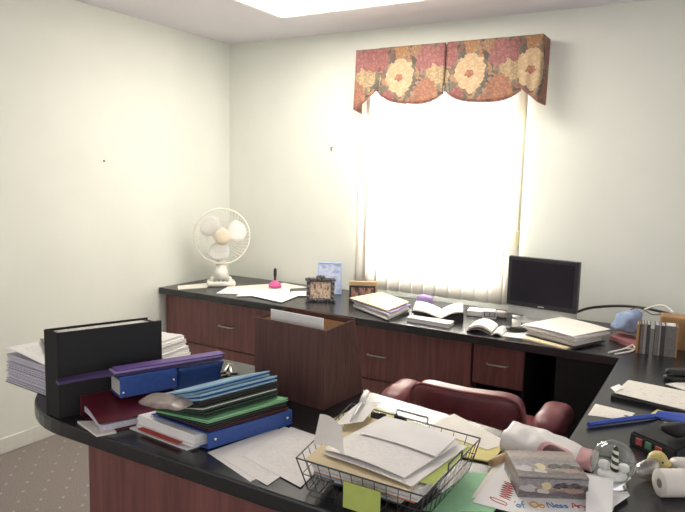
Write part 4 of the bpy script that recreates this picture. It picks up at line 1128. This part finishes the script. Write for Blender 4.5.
sheet('folder', [(2.375, -2.505), (2.655, -2.515), (2.655, -2.20), (2.335, -2.17)], T+.079, 'manila', 'manila folder under the top sheets in the basket', 'folder', th=.003)
sheet('tab_sheet', [(2.62, -2.47), (2.69, -2.46), (2.69, -2.21), (2.60, -2.21)], T+.0835, 'lime', 'yellow sheet showing at the right side of the basket papers', 'paper', th=.001)
sheet('paper_sheet', [(2.40, -2.465), (2.655, -2.50), (2.685, -2.225), (2.43, -2.19)], T+.086, 'print', 'slightly skewed sheet just below the top one in the basket', fn=lambda u, v: .004*math.sin(PI*u), th=.002)
sheet('paper_sheet', [(2.395, -2.455), (2.63, -2.485), (2.67, -2.24), (2.43, -2.19)], T+.094, 'print', 'topmost white sheet in the wire basket', fn=lambda u, v: .006*math.sin(PI*u)+.006*v, th=.0016)
sheet('paper_sheet', [(2.435, -2.34), (2.655, -2.36), (2.655, -2.225), (2.435, -2.195)], T+.1035, 'paper', 'short white sheet across the far end of the basket pile', fn=lambda u, v: .004*math.sin(PI*u), th=.0016)
# lime paper hanging over the front wires
bm = sheet_bm([(2.505, 0), (2.600, 0), (2.600, .062), (2.505, .062)], 0, .0012, None, 6, 6)
bmesh.ops.transform(bm, matrix=Matrix.Translation((0, -2.5405, T+.014)) @ Matrix.Rotation(PI/2, 4, 'X'), verts=bm.verts)
obj('lime_note', bm, 'lime', label='lime green note hanging on the front wires of the basket', cat='note')
# receipt cones, letter opener, staple remover, clips in/behind the basket
sheet('curled_paper', [(2.375, -2.470, .010), (2.455, -2.455, .0), (2.430, -2.425, .050), (2.352, -2.405, .062)], T+.096, 'paper_warm', 'white curled slip standing at the left end of the basket', fn=lambda u, v: .010*math.sin(PI*u))
sheet('paper_slip', [(2.345, -2.32), (2.395, -2.25), (2.365, -2.085), (2.315, -2.13)], T+.098, 'print', 'narrow white slip leaning over the left rim of the basket', fn=lambda u, v: .003*math.sin(PI*v))
t = thing('letter_opener', 'silver letter opener with a white handle across the left side of the basket', 'letter opener', (2.31, -2.14, T+.1))
a, b = Vector((2.384, -2.300, T+.113)), Vector((2.312, -2.075, T+.115)); d = (b-a)
bm = B(); tube(bm, [a, a+d*.2, a+d*.62], [.002, .005, .005], 8); obj('blade', bm, 'silver', t)
bm = B(); tube(bm, [a+d*.62, a+d*.8, a+d*1.0], [.007, .010, .009], 10); obj('handle', bm, 'white_plastic', t)
for (x, y, r_, lb) in ((2.318, -2.004, .2, 'black binder clip behind the basket, left one'), (2.385, -1.985, -.4, 'black binder clip behind the basket, right one')):
    t = thing('binder_clip', lb, 'clip', (x, y, T+.0064))
    Mx = Matrix.Translation((x, y, T+.0070)) @ Matrix.Rotation(r_, 4, 'Z')
    bm = B(); v_ = [(-.024, -.012, 0), (.024, -.012, 0), (.024, .012, 0), (-.024, .012, 0), (-.024, -.001, .022), (.024, -.001, .022), (.024, .001, .022), (-.024, .001, .022)]
    vs = [bm.verts.new(Mx @ Vector(p_)) for p_ in v_]
    for f in ((3, 2, 1, 0), (4, 5, 6, 7), (0, 1, 5, 4), (1, 2, 6, 5), (2, 3, 7, 6), (3, 0, 4, 7)): bm.faces.new([vs[i_] for i_ in f])
    obj('clip_body', bm, 'black', t)
    bm = B(); tube(bm, [Mx @ Vector(p_) for p_ in ((-.014, 0, .021), (-.010, -.024, .034), (.010, -.024, .034), (.014, 0, .021))], .0016, 6); obj('wire_arm', bm, 'chrome', t)

# ------------------------------------------------------------------ brown accordion file
t = thing('accordion_file', 'tall brown accordion file standing on the desk', 'file', (1.95, -1.91, T))
AW, AD, AH = .310, .232, .268
AM = frame2((2.124-.995*AW, -2.018+.088*AW, T), (.995, -.088))
def acc(bm):
    """narrow towards the mouth, then set in place"""
    for v in bm.verts: v.co.y *= 1-.27*v.co.z/AH
    bmesh.ops.transform(bm, matrix=AM, verts=bm.verts); return bm
bm = B(); box(bm, 0, 0, 0, AW, .005, AH, .001); obj('front_panel', acc(bm), 'fiber', t)
bm = B(); box(bm, 0, AD-.005, 0, AW, AD, AH+.012, .001); obj('back_panel', acc(bm), 'fiber', t)
bm = B(); box(bm, .010, .006, 0, AW-.010, AD-.006, .006); obj('bottom', acc(bm), 'fiber', t)
n = 14
for x_, s_ in ((.001, -1), (AW-.001, 1)):
    bm = B(); lo, hi = [], []
    for k in range(2*n+1):
        y_ = .0055+(AD-.011)*k/(2*n); xx = x_-s_*(.007 if k % 2 else 0)
        lo.append(bm.verts.new((xx, y_, 0))); hi.append(bm.verts.new((xx, y_, AH-.002+(.010*k/(2*n)))))
    for k in range(2*n): bm.faces.new((lo[k], lo[k+1], hi[k+1], hi[k]))
    bm.normal_update(); bmesh.ops.solidify(bm, geom=bm.faces[:], thickness=.0012)
    obj('gusset', acc(bm), 'fiber', t)
for k in range(7):
    y_ = .030+k*.026
    bm = B(); box(bm, .012, y_, .0065, AW-.012, y_+.002, AH-.006+.001*k); obj('divider', acc(bm), 'tan', t)
bm = B(); box(bm, .045, .042, .0065, .275, .050, AH+.030, .001)
obj('folder', acc(bm), 'paper', label='white folder sticking up out of the brown accordion file', cat='folder')

# ------------------------------------------------------------------ left cluster of binders and folders
E_, N_ = (.37, .93), (.93, -.37)
O = (1.492, -2.535)
def K(e, m, z=0.): return (O[0]+E_[0]*e+N_[0]*m, O[1]+E_[1]*e+N_[1]*m)
BK = True
def kbox(bm, e0, m0, z0, e1, m1, z1, bev=0., seg=2):
    return box(bm, e0, m0, z0, e1, m1, z1, bev, seg, Matrix(((E_[0], N_[0], 0, O[0]), (E_[1], N_[1], 0, O[1]), (0, 0, 1, 0), (0, 0, 0, 1))) if not BK else Matrix(((E_[0], .998, 0, O[0]), (E_[1], -.06, 0, O[1]), (0, 0, 1, 0), (0, 0, 0, 1))))
t = thing('ring_binder', 'tall thick black binder standing upright at the rounded desk end', 'binder', (K(.14, -.03)[0], K(.14, -.03)[1], T), 'ring binders at the desk end')
bm = B(); kbox(bm, 0, -.075, T, .325, -.070, T+.272, .002); obj('cover', bm, 'black_matte', t)
bm = B(); kbox(bm, 0, -.005, T, .325, 0, T+.272, .002); obj('cover', bm, 'black_matte', t)
bm = B(); kbox(bm, -.005, -.073, T, .0005, -.002, T+.272, .002); obj('spine', bm, 'black_matte', t)
M['leaves'] = mat('page_block_top', 'D8D4CE', .9, var=.25, scale=200)
bm = B(); kbox(bm, .02, -.064, T+.006, .300, -.010, T+.266); obj('pages', bm, 'leaves', t)
bm = B()
for e_ in (.302,): kbox(bm, e_, -.060, T+.2, e_+.006, -.012, T+.270, .002)
obj('divider_tab', bm, 'graydark', t)
BK = False
# white pile behind the binder, left
ql = [(1.030, -2.415), (1.395, -2.440), (1.430, -2.160), (1.075, -2.150)]
sheet('folder', [(1.020, -2.42), (1.40, -2.445), (1.435, -2.155), (1.065, -2.145)], T, 'darkcard', 'dark folder under the paper pile left of the black binder', 'folder', th=.003)
obj('paper_stack', pile_bm(ql, T+.0035, T+.105, 22, .007, 31), 'lilac_edge', label='deep pile of white and lilac papers behind the black binder, overhanging the desk end', cat='papers')
sheet('paper_sheet', [(1.035, -2.425), (1.39, -2.44), (1.42, -2.17), (1.085, -2.16)], T+.106, 'print2', 'curling top sheet of the pile left of the black binder', fn=lambda u, v: .018*(1-u)**2+.004+.004*math.sin(7*u), th=.002)
sheet('folder', [(1.05, -2.30), (1.20, -2.37), (1.36, -2.20), (1.15, -2.13)], T+.136, 'graycover', 'grey card lying on the pile left of the black binder', 'card', th=.002)
# white pile behind the binder, right
obj('paper_stack', pile_bm([(1.10, -2.04), (1.345, -1.965), (1.325, -1.80), (1.085, -1.84)], T, T+.088, 16, .007, 33, (-.04, .0)), 'paper_edge', label='pile of white papers behind the black binder, toward the window', cat='papers')
sheet('paper_sheet', [(1.36, -1.96), (1.53, -1.93), (1.46, -1.765), (1.36, -1.79)], T, 'print2', 'white page on the desk edge right of the rear paper pile')
t = thing('scissors', 'silver and black scissors on the desk behind the folder stack', 'scissors', (1.56, -1.86, T))
bm = B(); tube(bm, [(1.60, -1.905, T+.006), (1.56, -1.84, T+.006), (1.535, -1.785, T+.006)], [.006, .005, .002], 6); tube(bm, [(1.63, -1.90, T+.006), (1.575, -1.84, T+.006), (1.525, -1.79, T+.006)], [.006, .005, .002], 6); obj('blade', bm, 'metal', t)
bm = B()
for c_ in ((1.612, -1.932), (1.655, -1.915)): tube(bm, [(c_[0]+.018*math.cos(a), c_[1]+.024*math.sin(a), T+.007) for a in [2*PI*k/16 for k in range(16)]], .005, 6, True)
obj('handle', bm, 'black', t)
# dark red binder, short side to the viewer
t = thing('ring_binder', 'dark red binder lying open-ended in front of the black binder', 'binder', (K(.2, .09)[0], K(.2, .09)[1], T), 'ring binders at the desk end')
def kq(e0, m0, e1, m1): return [K(e0, m0), K(e0, m1), K(e1, m1), K(e1, m0)]
obj('cover', sheet_bm(kq(.06, .008, .33, .19), T, .003, None, 2, 2), 'redvinyl', t)
obj('cover', sheet_bm(kq(.055, .008, .33, .19), T+.062, .003, lambda u, v: -.030*u-.0*v, 6, 2), 'redvinyl', t)
bm = B(); kbox(bm, .055, .004, T, .33, .0078, T+.066, .001); obj('spine', bm, 'redvinyl', t)
obj('pages', sheet_bm(kq(.065, .014, .32, .18), T+.004, .018, lambda u, v: .010*(1-v)*(1-u)+.006*math.sin(3*u), 6, 4), 'lilac_edge', t)
sheet('paper_sheet', [K(.03, .06), K(.045, .20), K(.10, .205), K(.10, .10)], T+.0, 'paper_warm', 'cream pages spilling out from under the dark red binder', th=.006, fn=lambda u, v: .0)
# blue binder on the red one, spine to the viewer
t = thing('ring_binder', 'blue binder on its edge on top of the dark red binder', 'binder', (K(.3, .06)[0], K(.3, .06)[1], T+.069), 'ring binders at the desk end')
zb = T+.0685
bm = B(); kbox(bm, .145, .105, zb, .330, .110, zb+.066, .002); sp_ = obj('spine', bm, 'blue_vinyl', t)
bm = B(); kbox(bm, .145, .012, zb, .330, .1045, zb+.003, .001); obj('cover', bm, 'blue_vinyl', t)
bm = B(); kbox(bm, .145, .012, zb+.063, .330, .1045, zb+.066, .001); obj('cover', bm, 'blue_vinyl', t)
bm = B(); kbox(bm, .150, .014, zb+.004, .325, .100, zb+.050); obj('pages', bm, 'paper_edge', t)
for e_, z_ in ((.155, .016), (.318, .030)):
    bm = B(); c_ = K(e_, .1105); superq(bm, (c_[0], c_[1], zb+z_), (.005, .004, .006), 1, 1, 12, 8); obj('rivet', bm, 'chrome', t)
t = thing('ring_binder', 'second blue binder with a curved cover, behind the folder stack', 'binder', (K(.42, .06)[0], K(.42, .06)[1], T), 'ring binders at the desk end')
bm = B(); uvs = []
def curved(e0, e1, z0, z1, m0, bulge, th):
    bm = B(); g = []
    for j in range(9):
        row = []
        for i in range(9):
            e = e0+(e1-e0)*i/8; z = z0+(z1-z0)*j/8
            p_ = K(e, m0-bulge*math.sin(PI*j/8)); row.append(bm.verts.new((p_[0], p_[1], z)))
        g.append(row)
    for j in range(8):
        for i in range(8): bm.faces.new((g[j][i], g[j][i+1], g[j+1][i+1], g[j+1][i])).smooth = True
    bm.normal_update(); bmesh.ops.solidify(bm, geom=bm.faces[:], thickness=th)
    return bm
obj('spine', curved(.338, .50, T+.001, T+.128, .105, .022, .003), 'navy_vinyl', t)
bm = B(); kbox(bm, .338, .01, T, .50, .080, T+.003); obj('cover', bm, 'blue_vinyl', t)
bm = B(); kbox(bm, .338, .01, T+.126, .50, .105, T+.129); obj('cover', bm, 'blue_vinyl', t)
bm = B(); kbox(bm, .342, .01, T+.004, .495, .070, T+.120); obj('pages', bm, 'paper_edge', t)
# purple folder on top
t = thing('folder', 'purple folder lying on top of the blue binders', 'folder', (K(.3, .08)[0], K(.3, .08)[1], T+.14))
zp = T+.1365
pq = [K(.14, .10), K(.14, .05), K(.50, .06), K(.50, .105)]
obj('cover', sheet_bm(pq, zp, .009, None, 2, 2), 'purple_dk', t)
obj('papers', sheet_bm([K(.13, .10), K(.13, .052), K(.495, .062), K(.495, .103)], zp+.0095, .005, None, 2, 2), 'lavender', t)
obj('cover', sheet_bm([K(.14, .098), K(.14, .05), K(.505, .06), K(.505, .104)], zp+.0150, .004, None, 2, 2), 'purple', t)
obj('papers', sheet_bm([K(-.02, .060), K(-.02, .030), K(.139, .050), K(.139, .098)], zp+.002, .009, lambda u, v: -.012*(1-v)**2, 4, 8), 'purple_dk', t)
# main stack, bottom blue binder with its spine to the right
SO = Vector((2.024, -2.462)); SE = Vector((.29, .957)).normalized(); SN = Vector((-.997, .075)).normalized()
def sq(e0, n0, e1, n1, rot=0.):
    R2 = Matrix.Rotation(rot, 2); c_ = SO+SE*.14+SN*.12
    f_ = lambda a, b: tuple(c_+R2 @ (SE*(a-.14)+SN*(b-.12)))
    return [f_(e0, n0), f_(e1, n0), f_(e1, n1), f_(e0, n1)]
t = thing('ring_binder', 'blue binder at the bottom of the folder stack with its spine facing right', 'binder', (1.94, -2.28, T), 'ring binders at the desk end')
obj('cover', sheet_bm(sq(0, .004, .295, .24), T+.0045, .003, None, 2, 2), 'blue_vinyl', t)
obj('cover', sheet_bm(sq(0, .004, .295, .24), T+.047, .003, None, 2, 2), 'blue_vinyl', t)
SM = Matrix(((SE.x, SN.x, 0, SO.x), (SE.y, SN.y, 0, SO.y), (0, 0, 1, 0), (0, 0, 0, 1)))
bm = B(); box(bm, 0, -.001, T+.0045, .295, .0035, T+.0505, .001, 1, SM); obj('spine', bm, 'blue_vinyl', t)
obj('pages', pile_bm(sq(-.020, .030, .28, .275), T+.008, T+.044, 5, .005, 41), 'paper', t)
for e_ in (.022, .275):
    bm = B(); superq(bm, None, (.005, .003, .005), 1, 1, 12, 8, None, SM @ Matrix.Translation((e_, -.003, T+.029))); obj('rivet', bm, 'chrome', t)
bm = pile_bm(sq(-.034, .040, .02, .29), T+.0005, T+.0040, 2, .002, 42); obj('paper_stack', bm, 'paper', label='white pages sticking out below the bottom blue binder', cat='papers')
sheet('folder', sq(-.042, .07, -.026, .24), T+.012, 'red', 'red card sticking out of the front of the bottom blue binder', 'folder', th=.004)
SL = .30                       # the folders slump towards their open left side
def slump(z, n0, n1, k):
    """height offset along v for something lying at height z above the bottom binder"""
    return lambda u, v: -SL*k*(n0+(n1-n0)*v)
def fold(z, th, m, label, e0, n0, e1, n1, rot, k, mi='paper_edge', k2=None):
    """one folder: two covers and the papers between; k is how far it leans (0 flat, 1 full slump)"""
    q = sq(e0, n0, e1, n1, rot)
    k2 = k if k2 is None else k2
    t = thing('folder', label, 'folder', ((q[0][0]+q[2][0])/2, (q[0][1]+q[2][1])/2, z), 'folders in the stack on the desk')
    obj('cover', sheet_bm(q, z, th*.28, slump(z, n0, n1, k), 2, 8), m, t)
    obj('papers', sheet_bm(sq(e0+.004, n0+.004, e1-.004, n1-.006, rot), z+th*.32, th*.30, slump(z, n0, n1, (k+k2)/2), 2, 8), mi, t)
    obj('cover', sheet_bm(q, z+th*.70, th*.28, slump(z, n0, n1, k2), 2, 8), m, t)
z = T+.0525
fold(z, .008, 'maroon', 'maroon folder just above the bottom blue binder', .01, .004, .285, .22, -.02, 0, 'darkcard', .1); z += .0105
fold(z, .012, 'darkcard', 'charcoal folder between the maroon and bright green folders', .0, .006, .28, .22, .02, .1, 'dkgreen', .22); z += .0145
fold(z, .010, 'green_card', 'bright green folder in the middle of the folder stack', .0, .006, .285, .22, .03, .22, 'paper_edge', .30); z += .0125
fold(z, .016, 'dkgreen', 'lower dark green folder above the bright green one', .01, .030, .27, .225, .06, .34, 'darkcard', .48); z += .0190
fold(z, .016, 'dkgreen', 'upper dark green folder under the black folder', .005, .034, .275, .225, .04, .52, 'paper_warm', .64); z += .0190
fold(z, .015, 'darkcard', 'black folder under the light blue folders', .0, .038, .28, .225, .02, .68, 'darkcard', .80); z += .0180
fold(z, .019, 'sky_card', 'lower light blue folder near the top of the stack', .00, .036, .272, .225, .04, .84, 'navy_vinyl', .96); z += .0215
fold(z, .018, 'sky_card', 'topmost light blue folder on the stack', .00, .062, .268, .23, .05, .98, 'navy_vinyl', 1.08); z += .0135
bm = B(); c_ = SO+SE*.0+SN*.13
def crease(p):
    n_ = nvec(Vector(p)*42)
    return (p[0]+n_.x*.014, p[1]+n_.y*.012, p[2]*.9+n_.z*.008)
superq(bm, None, (.075, .042, .013), .9, .6, 44, 18, crease, Matrix.Translation((c_.x-.005, c_.y-.03, T+.122)) @ Matrix.Rotation(.12, 4, 'Z'))
M['sleeve_solid'] = mat('cloudy_plastic', '9A8E88', .35, var=.25, scale=40)
obj('plastic_sleeve', bm, 'sleeve_solid', label='crumpled cloudy plastic sleeve at the front of the folder stack', cat='plastic sleeve')

# ------------------------------------------------------------------ light
w = bpy.data.worlds.new('world'); S.world = w; w.use_nodes = True
bg = w.node_tree.nodes['Background']; bg.inputs[0].default_value = (1.0, .975, .955, 1); bg.inputs[1].default_value = .84
ld = bpy.data.lights.new('daylight', 'AREA'); ld.shape = 'RECTANGLE'; ld.size = 1.5; ld.size_y = 1.7; ld.energy = 420; ld.color = (.96, .97, 1)
lo_ = bpy.data.objects.new('daylight', ld); COL.objects.link(lo_); lo_.location = ((WX0+WX1)/2, .65, (WZ0+WZ1)/2); lo_.rotation_euler = (-PI/2, 0, 0)
S.view_settings.view_transform = 'Standard'; S.view_settings.look = 'None'; S.view_settings.gamma = 1; S.view_settings.use_curve_mapping = False
S.view_settings.exposure = 0.43
